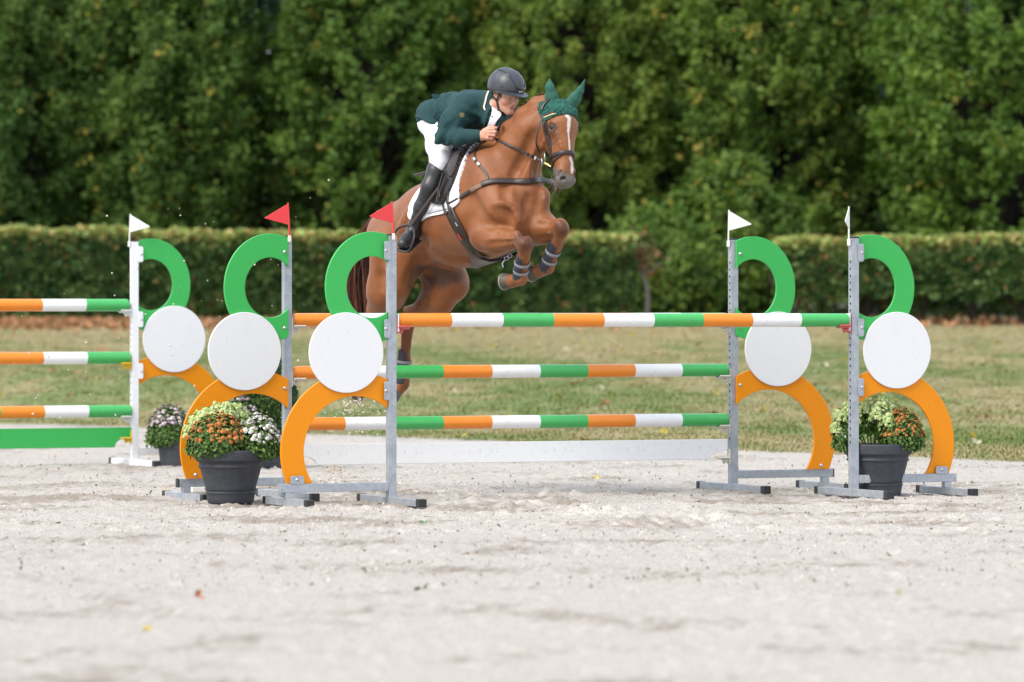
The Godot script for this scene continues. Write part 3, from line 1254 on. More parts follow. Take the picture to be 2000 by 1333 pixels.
# a clipped hedge from end to end: a box whose skin is leaves over twigs
func hedge(a: Vector2, b: Vector2, wide: float, y0: float, y1: float, y1b: float, density: float, label: String, seed_: int, ragged := 0.0) -> void:
	var r := RandomNumberGenerator.new()
	r.seed = seed_
	var o := thing("hedge", Transform3D(Basis(), on_ground(a.x, a.y)))
	tag(o, label, "hedge", "clipped hedges at the back of the lawn")
	var org := o.position
	var len := a.distance_to(b)
	var places := []
	var cols := []
	var mb := Mb.new()
	var stems := int(len / 0.9)
	for i in stems:
		var t := (i + 0.5 + r.randfn(0, 0.15)) / stems
		var q := a.lerp(b, t)
		var g := on_ground(q.x, q.y) - org
		var hgt := lerpf(y1, y1b, t)
		for k in (3 if ragged > 0.0 else 2):
			limb(mb, g + Vector3(r.randfn(0, 0.08), -0.05, r.randfn(0, 0.08)), g + Vector3(r.randfn(0, 0.3), hgt * 0.8, r.randfn(0, 0.2)), 0.05 if ragged > 0 else 0.03, 0.012, Vector3(r.randfn(0, 0.1), 0, r.randfn(0, 0.1)), 6)
	obj("stems", mb.commit(), M.bark, o).set_meta("kind", "stuff")
	var n := int(len * density)
	for i in n:
		var t := r.randf()
		var q := a.lerp(b, t)
		var hgt := lerpf(y1, y1b, t) + 0.07 * NOISE.get_noise_1d(q.x * 1.3) + 0.05 * NOISE.get_noise_1d(q.x * 5.0)
		var face_ := r.randf()
		var p := Vector3.ZERO
		var nn := Vector3.ZERO
		var bump := 0.10 * NOISE.get_noise_2d(q.x * 1.5, 7.0)
		var dry := 0.0
		if face_ < 0.56:
			var y := lerpf(y0, hgt, pow(r.randf(), 0.9))
			bump = 0.13 * NOISE.get_noise_2d(q.x * 1.4, y * 1.8) + 0.07 * NOISE.get_noise_2d(q.x * 4.0, y * 4.0)
			if ragged > 0.0 and y < y0 + ragged * (0.5 + 0.7 * NOISE.get_noise_1d(q.x * 1.1 + 5.0)):
				continue
			var roundy := 0.22 * pow(clampf((y - hgt + 0.35) / 0.35, 0.0, 1.0), 2.0)
			p = Vector3(q.x, y, -q.y + wide * 0.5 + bump - roundy - absf(r.randfn(0.0, 0.07)))
			nn = Vector3(0, 0.35, 1)
			dry = smoothstep(hgt - 0.30, hgt - 0.02, y)
		elif face_ < 0.84:
			p = Vector3(q.x, hgt - absf(r.randfn(0, 0.06)), -q.y + r.randf_range(-0.5, 0.5) * wide)
			nn = Vector3(0, 1, 0)
			dry = 1.0
		else:
			p = Vector3(q.x, r.randf_range(y0, hgt), -q.y - wide * 0.5 + absf(r.randfn(0, 0.07)))
			nn = Vector3(0, 0.3, -1)
		p.y += lawn_height(q.x, q.y)
		var up := (nn + Vector3(r.randfn(0, 0.55), r.randfn(0, 0.55), r.randfn(0, 0.4))).normalized()
		var sx := up.cross(Vector3(r.randfn(0, 1), r.randfn(0, 1), 0.3)).normalized()
		var sc := r.randf_range(0.7, 1.35)
		places.append(Transform3D(Basis(sx * sc, up * sc, sx.cross(up) * sc), p - org))
		var c := Color(0.034, 0.090, 0.028).lerp(Color(0.180, 0.270, 0.088), clampf(0.42 + NOISE.get_noise_2d(q.x * 2.0, p.y * 2.4) * 0.9 + r.randfn(0, 0.25), 0, 1))
		if dry > 0.0 and r.randf() < dry * 0.95:
			c = c.lerp([Color(0.52, 0.52, 0.19), Color(0.56, 0.40, 0.18), Color(0.40, 0.50, 0.15), Color(0.30, 0.42, 0.12)][r.randi() % 4], 0.85)
		elif r.randf() < 0.035:
			c = Color(0.34, 0.18, 0.08)
		cols.append(c)
	many("foliage", M.hedge_leaf, M.hedge_green, places, cols, o)


func hedges_and_trees() -> void:
	var bark := mat("bark", Color(0.085, 0.068, 0.052), 0.9)
	bumpy(tinted(bark, noise_tex(81, 0.05, 4, Color(0.5, 0.5, 0.5), Color(1, 1, 1)), 1.5), M.rough_h, 1.0)
	leaf_mat("tree_leaf", 0.5).backlight = Color(0.62, 0.72, 0.34)
	leaf_mat("hedge_green", 0.45)
	M.spray = [leaf_mesh(0.11, 0.066, 9, 0.10, 1), leaf_mesh(0.11, 0.066, 9, 0.10, 2), leaf_mesh(0.11, 0.066, 9, 0.10, 3)]
	M.hedge_leaf = leaf_mesh(0.085, 0.055, 2, 0.03, 4)
	var row := [
		[-11.3, 104.0, 10.6, 5.2, "dark hornbeam whose crown fills the picture's left upper corner"],
		[-7.6, 104.5, 10.8, 4.9, "dark green hornbeam second from the left, left of the dark gap"],
		[-2.9, 104.0, 10.9, 4.7, "green hornbeam behind the rider's back, right of the dark gap"],
		[1.1, 104.5, 10.7, 5.0, "yellowish green hornbeam behind the horse's head"],
		[5.4, 105.0, 10.9, 5.6, "green hornbeam behind the broadside white flag at the right"],
		[10.2, 101.0, 10.6, 5.6, "bright green hornbeam in the picture's right upper corner"],
		[14.8, 103.0, 10.6, 5.0, "green hornbeam just outside the picture on the right"],
		[-16.2, 104.0, 10.6, 5.0, "dark green hornbeam just outside the picture on the left"],
		[-20.8, 104.5, 10.6, 5.2, "dark green hornbeam farthest out on the left, outside the picture"]]
	var young := [Color(0.145, 0.240, 0.050), Color(0.150, 0.245, 0.050), Color(0.155, 0.255, 0.048), Color(0.230, 0.310, 0.050), Color(0.200, 0.290, 0.052), Color(0.200, 0.320, 0.056), Color(0.18, 0.29, 0.05), Color(0.15, 0.24, 0.05), Color(0.15, 0.24, 0.05)]
	var old := [Color(0.066, 0.134, 0.030), Color(0.070, 0.140, 0.030), Color(0.076, 0.150, 0.030), Color(0.100, 0.168, 0.030), Color(0.088, 0.160, 0.030), Color(0.092, 0.178, 0.034), Color(0.08, 0.16, 0.03), Color(0.070, 0.140, 0.030), Color(0.070, 0.140, 0.030)]
	for i in row.size():
		var q: Array = row[i]
		tree(q[0], q[1], q[2], q[3], 560, 40, young[i], old[i], 100 + i, q[4])
	var back := [[-13.5, "left end"], [-9.2, "third from the left"], [-5.2, "in the dark gap left of the rider"], [-0.9, "behind the rider"], [3.2, "behind the horse's ears"], [7.9, "in the gap right of the broadside white flag"], [12.4, "right end"], [17.0, "right end outside the picture"]]
	for i in back.size():
		tree(back[i][0], 110.5 + (i % 3) * 1.2, 14.5, 7.4, 330, 44, Color(0.060, 0.130, 0.075), Color(0.030, 0.070, 0.045), 200 + i, "dark bluish conifer of the second row, " + back[i][1], 0.3, 1.0)
	tree(2.75, 95.5, 1.9, 3.0, 120, 40, Color(0.190, 0.280, 0.052), Color(0.070, 0.140, 0.030), 290, "low leafy sapling behind the bare stem at the left hedge's end", 0.1)
	tree(4.35, 97.0, 3.1, 3.6, 170, 40, Color(0.200, 0.290, 0.052), Color(0.070, 0.140, 0.030), 291, "green sapling in the gap, behind the right hedge's left end", 0.1)
	var third := ["far left", "left", "left centre", "nearly central", "central", "right centre", "right", "farther right", "far right", "outermost right"]
	for i in 10:
		tree(-18.0 + i * 4.1, 116.5 + (i % 2) * 1.3, 13.0, 8.0, 260, 40, Color(0.060, 0.125, 0.050), Color(0.030, 0.066, 0.032), 300 + i, "tall dark tree of the hindmost row, " + third[i], 0.1)
	for i in 9:
		tree(-16.0 + i * 4.1, 120.5, 6.5, 7.0, 130, 40, Color(0.050, 0.110, 0.055), Color(0.030, 0.070, 0.040), 330 + i, "low dark thicket deep behind the trees, " + third[i], 0.0)
	hedge(Vector2(-20.0, 88.0), Vector2(2.25, 90.6), 1.1, 0.05, 1.80, 1.55, 3600.0, "long clipped hedge with dry yellowish top, left of the gap and behind the horse", 301)
	hedge(Vector2(4.75, 88.6), Vector2(12.5, 86.8), 1.1, 0.18, 1.50, 1.68, 3400.0, "clipped hedge at the right with bare stems showing at its foot", 302, 0.55)
	# the bare little stem at the end of the left hedge
	var o := thing("dead_shrub", Transform3D(Basis(), on_ground(2.46, 90.4)))
	tag(o, "bare grey crooked stem with brown withered leaves at the hedge's end", "shrub")
	var mb := Mb.new()
	limb(mb, Vector3(0, -0.05, 0), Vector3(-0.06, 0.85, 0), 0.055, 0.035, Vector3(0.06, 0, 0), 8)
	for q in [[-0.28, 1.3, 0.1], [0.18, 1.45, 0.0], [-0.1, 1.5, -0.1], [0.3, 1.05, 0.1], [-0.35, 1.02, 0.05]]:
		limb(mb, Vector3(-0.06, 0.82, 0), Vector3(q[0], q[1], q[2]), 0.022, 0.006, Vector3(0.03, 0.05, 0), 6)
	obj("stem", mb.commit(), mat("grey_bark", Color(0.20, 0.18, 0.16), 0.9), o)
	var r := RandomNumberGenerator.new()
	r.seed = 17
	var places := []
	var cols := []
	for i in 90:
		var c := Vector3(-0.2, 1.3, 0.05) if i % 2 else Vector3(0.05, 1.05, 0)
		places.append(Transform3D(Basis.from_euler(Vector3(r.randf() * 6.0, r.randf() * 6.0, r.randf() * 6.0)), c + Vector3(r.randfn(0, 0.14), r.randfn(0, 0.18), r.randfn(0, 0.12))))
		cols.append(Color(0.30, 0.15, 0.065).lerp(Color(0.12, 0.09, 0.04), r.randf()))
	many("withered_leaves", M.hedge_leaf, M.hedge_green, places, cols, o)
	lawn_grass()


func lawn_grass() -> void:
	var mb := Mb.new()
	var r := RandomNumberGenerator.new()
	r.seed = 23
	for i in 9:
		var g := r.randf() * TAU
		var lean := Vector3(cos(g), 0, sin(g))
		var b := Vector3(r.randfn(0, 0.03), 0, r.randfn(0, 0.03))
		var side := lean.cross(Vector3.UP) * 0.004
		var h := r.randf_range(0.010, 0.024)
		var t := r.randf_range(0.8, 1.2)
		mb.col = Color(t, t, t)
		var tip := b + lean * h * r.randf_range(0.2, 0.9) + Vector3.UP * h
		var m := b.lerp(tip, 0.55) + Vector3.UP * h * 0.12
		mb.face([b - side, b + side, m + side * 0.8, m - side * 0.8], Vector3.UP)
		mb.face([m - side * 0.8, m + side * 0.8, tip], Vector3.UP)
	var tuft := mb.commit()
	var gm := leaf_mat("grass_blade", 0.6)
	var places := []
	var cols := []
	for i in 95000:
		var d := 42.0 + 52.0 * pow(r.randf(), 1.25)
		var x := r.randf_range(-0.125, 0.125) * d
		var e := arena_edge(x)
		if d < e - 0.15:
			continue
		var fringe := smoothstep(e - 0.2, e + 0.5, d)
		if r.randf() > fringe:
			continue
		var sc := r.randf_range(0.5, 1.1) * (1.0 + 0.4 * NOISE.get_noise_2d(x * 1.2, d * 0.7))
		places.append(Transform3D(Basis(Vector3.UP, r.randf() * TAU) * Basis.from_scale(Vector3.ONE * sc), on_ground(x, d)))
		var c := grass_colour(x, d)
		cols.append(c.lerp(Color(0.50, 0.42, 0.25), 0.5) if r.randf() < 0.14 else c * r.randf_range(0.85, 1.15))
	var o := many("grass", tuft, gm, places, cols)
	tag(o, "short tufted grass, half dry, between the arena and the hedge", "grass")
	# fallen leaves along the hedge foot
	places = []
	cols = []
	for i in 9000:
		var x := r.randf_range(-14.0, 13.0)
		if x > 2.6 and r.randf() < 0.6:
			continue
		var d := 88.4 - absf(r.randfn(0.0, 1.5)) + 0.1 * (x + 6.0) * 0.8
		if x < -4.0:
			d -= 0.2
		elif r.randf() < 0.55:
			continue
		places.append(Transform3D(Basis.from_euler(Vector3(r.randfn(0, 0.4), r.randf() * TAU, r.randfn(0, 0.4))) * Basis.from_scale(Vector3.ONE * 1.25), on_ground(x, d) + Vector3.UP * r.randf_range(0.02, 0.10)))
		cols.append(Color(0.46, 0.22, 0.11).lerp(Color(0.30, 0.18, 0.10), r.randf()))
	for i in 240:
		var d := r.randf_range(46.0, 86.0)
		var x := r.randf_range(-0.12, 0.12) * d
		if d < arena_edge(x) + 0.3:
			continue
		places.append(Transform3D(Basis.from_euler(Vector3(r.randfn(0, 0.4), r.randf() * TAU, r.randfn(0, 0.4))) * Basis.from_scale(Vector3.ONE * r.randf_range(0.5, 1.0)), on_ground(x, d) + Vector3.UP * 0.04))
		cols.append([Color(0.40, 0.33, 0.05), Color(0.33, 0.15, 0.06), Color(0.42, 0.38, 0.28)][r.randi() % 3])
	o = many("fallen_leaves", M.hedge_leaf, M.hedge_green, places, cols)
	tag(o, "brown and yellow fallen leaves along the hedge's foot and on the grass", "leaves")


const RIGHT := Vector3(-0.8191, 0, 0.5736)  # the horse's right-hand side
const HEADING := Vector3(0.5736, 0, 0.8191)
const PX := 1.0 / 275.0
var body := Field.new()
var sleek: Field  # the same without furrows, for the tack to lie on
var skull := {}


func mirrored(p: Vector3) -> Vector3:
	var o := at(900, 400, 35.55)
	return p - RIGHT * (2.0 * (p - o).dot(RIGHT))


func mid(px: float, py: float, d: float, lat := 0.0) -> Vector3:
	return at(px, py, d) + RIGHT * lat


# along the face from poll to lips, out of the face, to the horse's right
func hd(l: float, out: float, r := 0.0) -> Vector3:
	return skull.o + skull.a * l + skull.n * out + skull.r * r


func seen(f: Field, px: float, py: float) -> Vector3:
	var eye := Vector3(0, EYE, 0)
	var dir := (at(px, py, 1.0) - eye).normalized()
	return f.hit(eye + dir * 33.6, dir, 3.6)


func horse_shape() -> void:
	var f := body
	skull.o = at(1094, 205, 34.80)
	var lips := at(1105, 377, 34.60)
	skull.a = (lips - skull.o).normalized()
	var n := Vector3(0.44, 0.1, 0.9)
	skull.n = (n - skull.a * n.dot(skull.a)).normalized()
	skull.r = skull.n.cross(skull.a).normalized()
	if skull.r.x > 0:
		skull.r = -skull.r
	# trunk
	f.cone(mid(778, 472, 36.2), 0.225, mid(845, 440, 35.9), 0.27, 0.1)
	f.cone(mid(775, 455, 36.3), 0.205, mid(850, 424, 35.9), 0.21, 0.1)
	f.cone(mid(845, 440, 35.9), 0.27, mid(905, 432, 35.5), 0.315, 0.1)
	f.cone(mid(850, 424, 35.9), 0.21, mid(905, 388, 35.55), 0.27, 0.1)
	f.cone(mid(905, 432, 35.5), 0.315, mid(955, 418, 35.2), 0.30, 0.1)
	f.cone(mid(905, 385, 35.55), 0.275, mid(955, 360, 35.2), 0.245, 0.1)
	f.cone(mid(955, 415, 35.2), 0.30, mid(1005, 402, 34.98), 0.235, 0.1)
	f.cone(mid(955, 362, 35.2), 0.24, mid(995, 355, 35.05), 0.22, 0.1)
	f.cone(mid(885, 335, 35.62), 0.085, mid(952, 302, 35.2), 0.075, 0.1)
	# neck
	f.chain([[at(992, 348, 35.08), 0.215], [at(1017, 295, 34.98), 0.160], [at(1040, 255, 34.9), 0.120], [at(1070, 222, 34.85), 0.085]], 0.07)
	f.chain([[at(956, 302, 35.25), 0.055], [at(991, 251, 35.08), 0.036], [at(1020, 222, 34.98), 0.034], [at(1046, 202, 34.92), 0.034], [at(1072, 194, 34.87), 0.04]], 0.06)
	f.cone(at(1050, 270, 34.84), 0.045, at(1028, 345, 34.84), 0.06, 0.06)
	# shoulders and breast
	f.cone(at(948, 330, 34.98), 0.13, at(975, 410, 34.82), 0.14, 0.08)
	f.cone(at(985, 400, 34.78), 0.10, at(1012, 432, 34.76), 0.09, 0.05)
	f.cone(at(1052, 385, 34.84), 0.085, at(1044, 432, 34.85), 0.095, 0.05)
	f.cone(at(1025, 380, 34.86), 0.10, at(1026, 445, 34.86), 0.07, 0.05)
	# hind legs: right, left
	f.chain([[at(772, 500, 36.0), 0.195], [at(756, 570, 36.05), 0.135], [at(744, 605, 36.2), 0.085], [at(735, 645, 36.4), 0.055]], 0.09)
	f.cone(at(800, 500, 35.86), 0.12, at(778, 560, 35.9), 0.09, 0.1)
	f.chain([[at(735, 645, 36.4), 0.052], [at(727, 690, 36.45), 0.038], [at(718, 732, 36.5), 0.038], [at(714, 748, 36.5), 0.047], [at(704, 766, 36.5), 0.042]], 0.03)
	f.ball(at(727, 640, 36.5), 0.035, 0.03)
	f.chain([[at(838, 500, 36.15), 0.175], [at(880, 553, 35.98), 0.118], [at(862, 588, 36.02), 0.088], [at(805, 612, 36.35), 0.055]], 0.06)
	f.cone(at(868, 520, 36.0), 0.135, at(884, 560, 35.95), 0.10, 0.06)
	f.cone(at(850, 560, 36.15), 0.10, at(832, 588, 36.2), 0.06, 0.06)
	f.chain([[at(805, 612, 36.35), 0.052], [at(796, 640, 36.4), 0.042], [at(791, 700, 36.45), 0.036], [at(788, 738, 36.47), 0.038], [at(786, 750, 36.47), 0.047], [at(774, 768, 36.45), 0.042]], 0.03)
	f.ball(at(794, 605, 36.41), 0.028, 0.03)
	# sheath and inside of the flank
	f.cone(at(845, 512, 35.95), 0.05, at(880, 514, 35.8), 0.05, 0.06)
	# forelegs: right, left
	f.cone(at(950, 460, 34.90), 0.125, at(972, 468, 34.80), 0.100, 0.05)
	f.cone(at(970, 468, 34.79), 0.095, at(1006, 469, 34.62), 0.062, 0.04)
	f.cone(at(1012, 465, 34.55), 0.055, at(1024, 478, 34.5), 0.056, 0.03)
	f.cone(at(1025, 466, 34.48), 0.040, at(1030, 480, 34.5), 0.036, 0.03)
	f.chain([[at(1024, 484, 34.52), 0.050], [at(1023, 502, 34.56), 0.040], [at(1020, 532, 34.64), 0.034], [at(1017, 545, 34.66), 0.044], [at(1003, 549, 34.70), 0.042], [at(996, 549, 34.72), 0.043]], 0.025)
	f.cone(at(1016, 512, 34.61), 0.018, at(1012, 538, 34.69), 0.02, 0.02)
	f.cone(at(1045, 450, 34.92), 0.115, at(1062, 447, 34.84), 0.10, 0.06)
	f.cone(at(1060, 447, 34.83), 0.10, at(1083, 446, 34.74), 0.068, 0.05)
	f.cone(at(1094, 441, 34.68), 0.054, at(1096, 452, 34.68), 0.052, 0.03)
	f.ball(at(1101, 447, 34.66), 0.036, 0.03)
	f.chain([[at(1094, 458, 34.7), 0.048], [at(1088, 478, 34.76), 0.038], [at(1076, 508, 34.84), 0.034], [at(1069, 523, 34.87), 0.045], [at(1055, 529, 34.93), 0.043], [at(1049, 531, 34.95), 0.044]], 0.025)
	f.cone(at(1080, 480, 34.82), 0.018, at(1066, 512, 34.92), 0.02, 0.02)
	# head
	f.cone(hd(0.05, -0.01), 0.085, hd(0.17, 0.0), 0.098, 0.05)
	f.cone(hd(0.17, 0.0), 0.095, hd(0.44, 0.0), 0.058, 0.05)
	f.cone(hd(0.14, 0.045), 0.07, hd(0.46, 0.03), 0.042, 0.04)
	for s in [-1.0, 1.0]:
		f.cone(hd(0.17, 0.035, 0.062 * s), 0.042, hd(0.215, 0.03, 0.072 * s), 0.034, 0.03)
		f.cone(hd(0.15, -0.07, 0.05 * s), 0.075, hd(0.26, -0.10, 0.042 * s), 0.058, 0.05)
		f.cone(hd(0.26, -0.06, 0.055 * s), 0.04, hd(0.42, -0.01, 0.045 * s), 0.022, 0.035)
		f.cone(hd(0.30, -0.09, 0.03 * s), 0.038, hd(0.50, -0.05, 0.02 * s), 0.034, 0.04)
		f.cone(hd(0.515, 0.035, 0.038 * s), 0.028, hd(0.56, 0.015, 0.048 * s), 0.027, 0.022)
	f.cone(hd(0.49, 0.0), 0.062, hd(0.565, -0.008), 0.058, 0.035)
	f.cone(hd(0.575, 0.005, -0.02), 0.036, hd(0.575, 0.005, 0.02), 0.036, 0.03)
	f.cone(hd(0.570, -0.056, -0.018), 0.037, hd(0.570, -0.056, 0.018), 0.037, 0.02)
	# hollows: nostrils, eye sockets, mouth, jaw groove, breast furrow
	for s in [-1.0, 1.0]:
		f.cone(hd(0.525, 0.052, 0.056 * s), 0.010, hd(0.553, 0.040, 0.068 * s), 0.015, 0.012, -1.0)
		f.ball(hd(0.192, 0.045, 0.112 * s), 0.020, 0.015, -1.0)
		f.cone(hd(0.47, -0.034, 0.062 * s), 0.004, hd(0.585, -0.030, 0.052 * s), 0.005, 0.010, -1.0)
	f.cone(hd(0.595, -0.032, -0.05), 0.005, hd(0.595, -0.032, 0.05), 0.005, 0.010, -1.0)
	f.cone(at(1030, 385, 34.36), 0.03, at(1024, 455, 34.42), 0.02, 0.1, -1.0)


# furrows between muscles (negative) and cords and veins (positive), drawn where they show on the skin
func crease(px: Array, r: float, depth: float, sgn: float, k := 0.03) -> Array:
	var o := []
	for q in smooth_px(px, 2):
		var h := seen(body, q[0], q[1])
		if not is_nan(h.x):
			o.append(h + body.grad(h, 0.012) * (r - depth if sgn < 0 else depth - r))
	return [o, r, sgn, k]


func muscles() -> void:
	var todo := [
		crease([[1032, 385], [1027, 410], [1024, 440], [1022, 458]], 0.018, 0.009, -1.0, 0.04),
		crease([[985, 355], [986, 380], [992, 405], [1000, 428]], 0.02, 0.004, -1.0, 0.05),
		crease([[1055, 365], [1052, 385], [1040, 420], [1032, 440]], 0.018, 0.005, -1.0, 0.045),
		crease([[1040, 262], [1030, 290], [1018, 318], [1004, 345]], 0.02, 0.011, -1.0, 0.05),
		crease([[1052, 300], [1048, 320], [1044, 345]], 0.016, 0.007, -1.0, 0.04),
		crease([[926, 385], [934, 405], [945, 425]], 0.03, 0.003, -1.0, 0.06),
		crease([[936, 410], [948, 428], [962, 438]], 0.022, 0.008, -1.0, 0.045),
		crease([[962, 455], [980, 458], [1003, 462]], 0.012, 0.006, -1.0, 0.02),
		crease([[958, 476], [980, 474], [1005, 471]], 0.010, 0.005, -1.0, 0.02),
		crease([[952, 490], [965, 493], [985, 489], [1004, 482]], 0.012, 0.006, -1.0, 0.02),
		crease([[1050, 436], [1062, 438], [1078, 436]], 0.012, 0.005, -1.0, 0.02),
		crease([[1052, 466], [1068, 464], [1080, 462]], 0.012, 0.006, -1.0, 0.02),
		crease([[832, 470], [826, 495], [815, 520], [800, 548]], 0.03, 0.012, -1.0, 0.06),
		crease([[738, 470], [744, 510], [745, 560]], 0.02, 0.007, -1.0, 0.05),
		crease([[850, 495], [880, 505], [915, 507]], 0.03, 0.006, -1.0, 0.05),
		crease([[836, 578], [828, 588], [815, 602]], 0.012, 0.006, -1.0, 0.02),
		crease([[948, 470], [972, 466], [1000, 467]], 0.007, 0.003, 1.0, 0.012),
		crease([[965, 400], [985, 398], [1005, 410], [1012, 432]], 0.012, 0.005, 1.0, 0.03),
		crease([[800, 410], [790, 430], [780, 455]], 0.02, 0.005, 1.0, 0.05),
		crease([[848, 560], [842, 575], [826, 592]], 0.010, 0.006, 1.0, 0.02),
		crease([[1068, 268], [1060, 285], [1060, 296]], 0.012, 0.006, 1.0, 0.02),
		crease([[1088, 262], [1094, 280], [1100, 292]], 0.010, 0.005, 1.0, 0.02),
		crease([[1020, 474], [1024, 480]], 0.012, 0.006, 1.0, 0.015),
		crease([[1095, 440], [1098, 452]], 0.012, 0.006, 1.0, 0.015)]
	for t in todo:
		var p: Array = t[0]
		for i in p.size() - 1:
			body.cone(p[i], t[1], p[i + 1], t[1], t[3], t[2])


var spots: Array = []


func spot(a: Vector3, b: Vector3, r0: float, r1: float, c: Color) -> void:
	spots.append([a, b - a, 1.0 / maxf(1e-6, (b - a).length_squared()), r0, r1, c])


func coat(p: Vector3, n: Vector3) -> Color:
	var c := Color(0.282, 0.100, 0.031)
	var m := NOISE.get_noise_3d(p.x * 2.2, p.y * 2.2, p.z * 2.2)
	c = c.lerp(Color(0.235, 0.080, 0.024), clampf(m * 0.9 + 0.3, 0.0, 1.0))
	var w := FINE.get_noise_3d(p.x * 14.0, p.y * 9.0, p.z * 14.0)
	c = c * (1.0 + 0.10 * w)
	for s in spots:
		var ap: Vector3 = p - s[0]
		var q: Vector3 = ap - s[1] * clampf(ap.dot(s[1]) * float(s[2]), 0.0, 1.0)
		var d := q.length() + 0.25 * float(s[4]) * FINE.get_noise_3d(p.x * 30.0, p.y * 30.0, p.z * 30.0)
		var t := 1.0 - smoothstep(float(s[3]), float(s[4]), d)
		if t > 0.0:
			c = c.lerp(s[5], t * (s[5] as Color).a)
	c.a = 1.0
	return c


func horse_spots() -> void:
	var grey := Color(0.165, 0.142, 0.132, 0.9)
	var dark := Color(0.085, 0.040, 0.024, 0.75)
	# knees, hocks and lower legs a shade darker
	spot(at(1020, 470, 34.5), at(1026, 476, 34.46), 0.03, 0.085, Color(0.085, 0.030, 0.016, 0.85))
	spot(at(1095, 445, 34.62), at(1095, 450, 34.62), 0.03, 0.085, Color(0.085, 0.030, 0.016, 0.85))
	spot(at(800, 610, 36.4), at(790, 740, 36.47), 0.05, 0.10, Color(0.17, 0.055, 0.022, 0.7))
	spot(at(1018, 500, 34.6), at(1000, 548, 34.7), 0.05, 0.09, Color(0.21, 0.070, 0.026, 0.6))
	# inside of the thigh and flank: darker coat, with the shading there painted in
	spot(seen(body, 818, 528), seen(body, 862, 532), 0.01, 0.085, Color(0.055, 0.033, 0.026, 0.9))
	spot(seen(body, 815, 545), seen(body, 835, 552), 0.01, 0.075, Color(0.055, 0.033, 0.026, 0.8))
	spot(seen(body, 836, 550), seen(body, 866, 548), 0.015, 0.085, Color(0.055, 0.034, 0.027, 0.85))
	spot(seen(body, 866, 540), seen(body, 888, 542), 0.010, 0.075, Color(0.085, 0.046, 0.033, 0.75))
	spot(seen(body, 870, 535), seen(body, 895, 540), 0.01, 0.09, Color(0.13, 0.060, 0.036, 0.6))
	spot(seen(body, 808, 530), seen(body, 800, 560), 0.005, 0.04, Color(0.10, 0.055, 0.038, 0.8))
	# darker patch under the stirrup, pale scar on the breast, chestnut of the foreleg
	spot(seen(body, 822, 455), seen(body, 830, 470), 0.01, 0.10, Color(0.12, 0.045, 0.020, 0.5))
	spot(seen(body, 1063, 383), seen(body, 1062, 387), 0.003, 0.012, Color(0.36, 0.25, 0.2, 0.7))
	spot(seen(body, 1072, 454), seen(body, 1072.5, 455), 0.006, 0.012, Color(0.36, 0.34, 0.3, 0.9))
	# muzzle
	spot(hd(0.555, -0.03), hd(0.59, -0.02), 0.075, 0.115, grey)
	spot(hd(0.47, -0.05, 0.05), hd(0.56, -0.02, 0.07), 0.022, 0.055, grey)
	for s in [-1.0, 1.0]:
		spot(hd(0.535, 0.035, 0.06 * s), hd(0.55, 0.03, 0.062 * s), 0.02, 0.034, Color(0.03, 0.024, 0.024, 0.95))
		spot(hd(0.195, 0.03, 0.10 * s), hd(0.205, 0.03, 0.10 * s), 0.024, 0.055, Color(0.075, 0.045, 0.035, 0.8))
		spot(hd(0.22, 0.02, 0.095 * s), hd(0.29, 0.02, 0.075 * s), 0.01, 0.045, Color(0.11, 0.055, 0.035, 0.5))
	# pale lips
	spot(hd(0.60, -0.005, -0.025), hd(0.605, -0.02, 0.04), 0.012, 0.024, Color(0.42, 0.36, 0.31, 0.8))
	spot(hd(0.585, -0.058, -0.02), hd(0.59, -0.06, 0.03), 0.018, 0.032, Color(0.46, 0.41, 0.35, 0.75))
	for q in [[1077, 244, 1082, 249, 0.012, 0.036, Color(0.05, 0.030, 0.024, 0.85)], [1082, 256, 1088, 268, 0.004, 0.035, Color(0.09, 0.045, 0.03, 0.55)], [1086, 346, 1088, 364, 0.035, 0.075, grey], [1105, 354, 1118, 360, 0.03, 0.07, grey], [1078, 322, 1082, 345, 0.012, 0.04, grey], [1080, 334, 1083, 358, 0.003, 0.008, Color(0.035, 0.03, 0.03, 0.9)], [1096, 349, 1101, 348, 0.010, 0.019, Color(0.012, 0.01, 0.01, 1.0)], [1084, 371, 1092, 376, 0.008, 0.020, Color(0.46, 0.40, 0.34, 0.85)], [1092, 376, 1112, 373, 0.006, 0.018, Color(0.40, 0.34, 0.29, 0.8)]]:
		var a := seen(body, q[0], q[1])
		var b := seen(body, q[2], q[3])
		if not is_nan(a.x) and not is_nan(b.x):
			spot(a, b, q[4], q[5], q[6])
	# the blaze
	var white := Color(0.72, 0.69, 0.66, 1.0)
	for q in [[1107, 226, 1112, 232, 0.008, 0.018], [1112, 232, 1111, 246, 0.008, 0.018], [1111, 246, 1110, 256, 0.005, 0.014], [1110, 256, 1111.5, 275, 0.0025, 0.009], [1111.5, 275, 1113, 300, 0.0025, 0.009], [1114, 309, 1117, 318, 0.007, 0.016], [1117, 318, 1117.5, 330, 0.006, 0.016], [1117.5, 330, 1117, 338, 0.002, 0.012]]:
		var a := seen(body, q[0], q[1])
		var b := seen(body, q[2], q[3])
		if not is_nan(a.x) and not is_nan(b.x):
			spot(a, b, q[4], q[5], white)


func path_on(f: Field, px: Array, lift := 0.006) -> Array:
	var p := []
	var n := []
	for q in px:
		var h := seen(f, q[0], q[1])
		if is_nan(h.x):
			continue
		var g := f.grad(h, 0.012)
		p.append(h + g * lift)
		n.append(g)
	return [p, n]


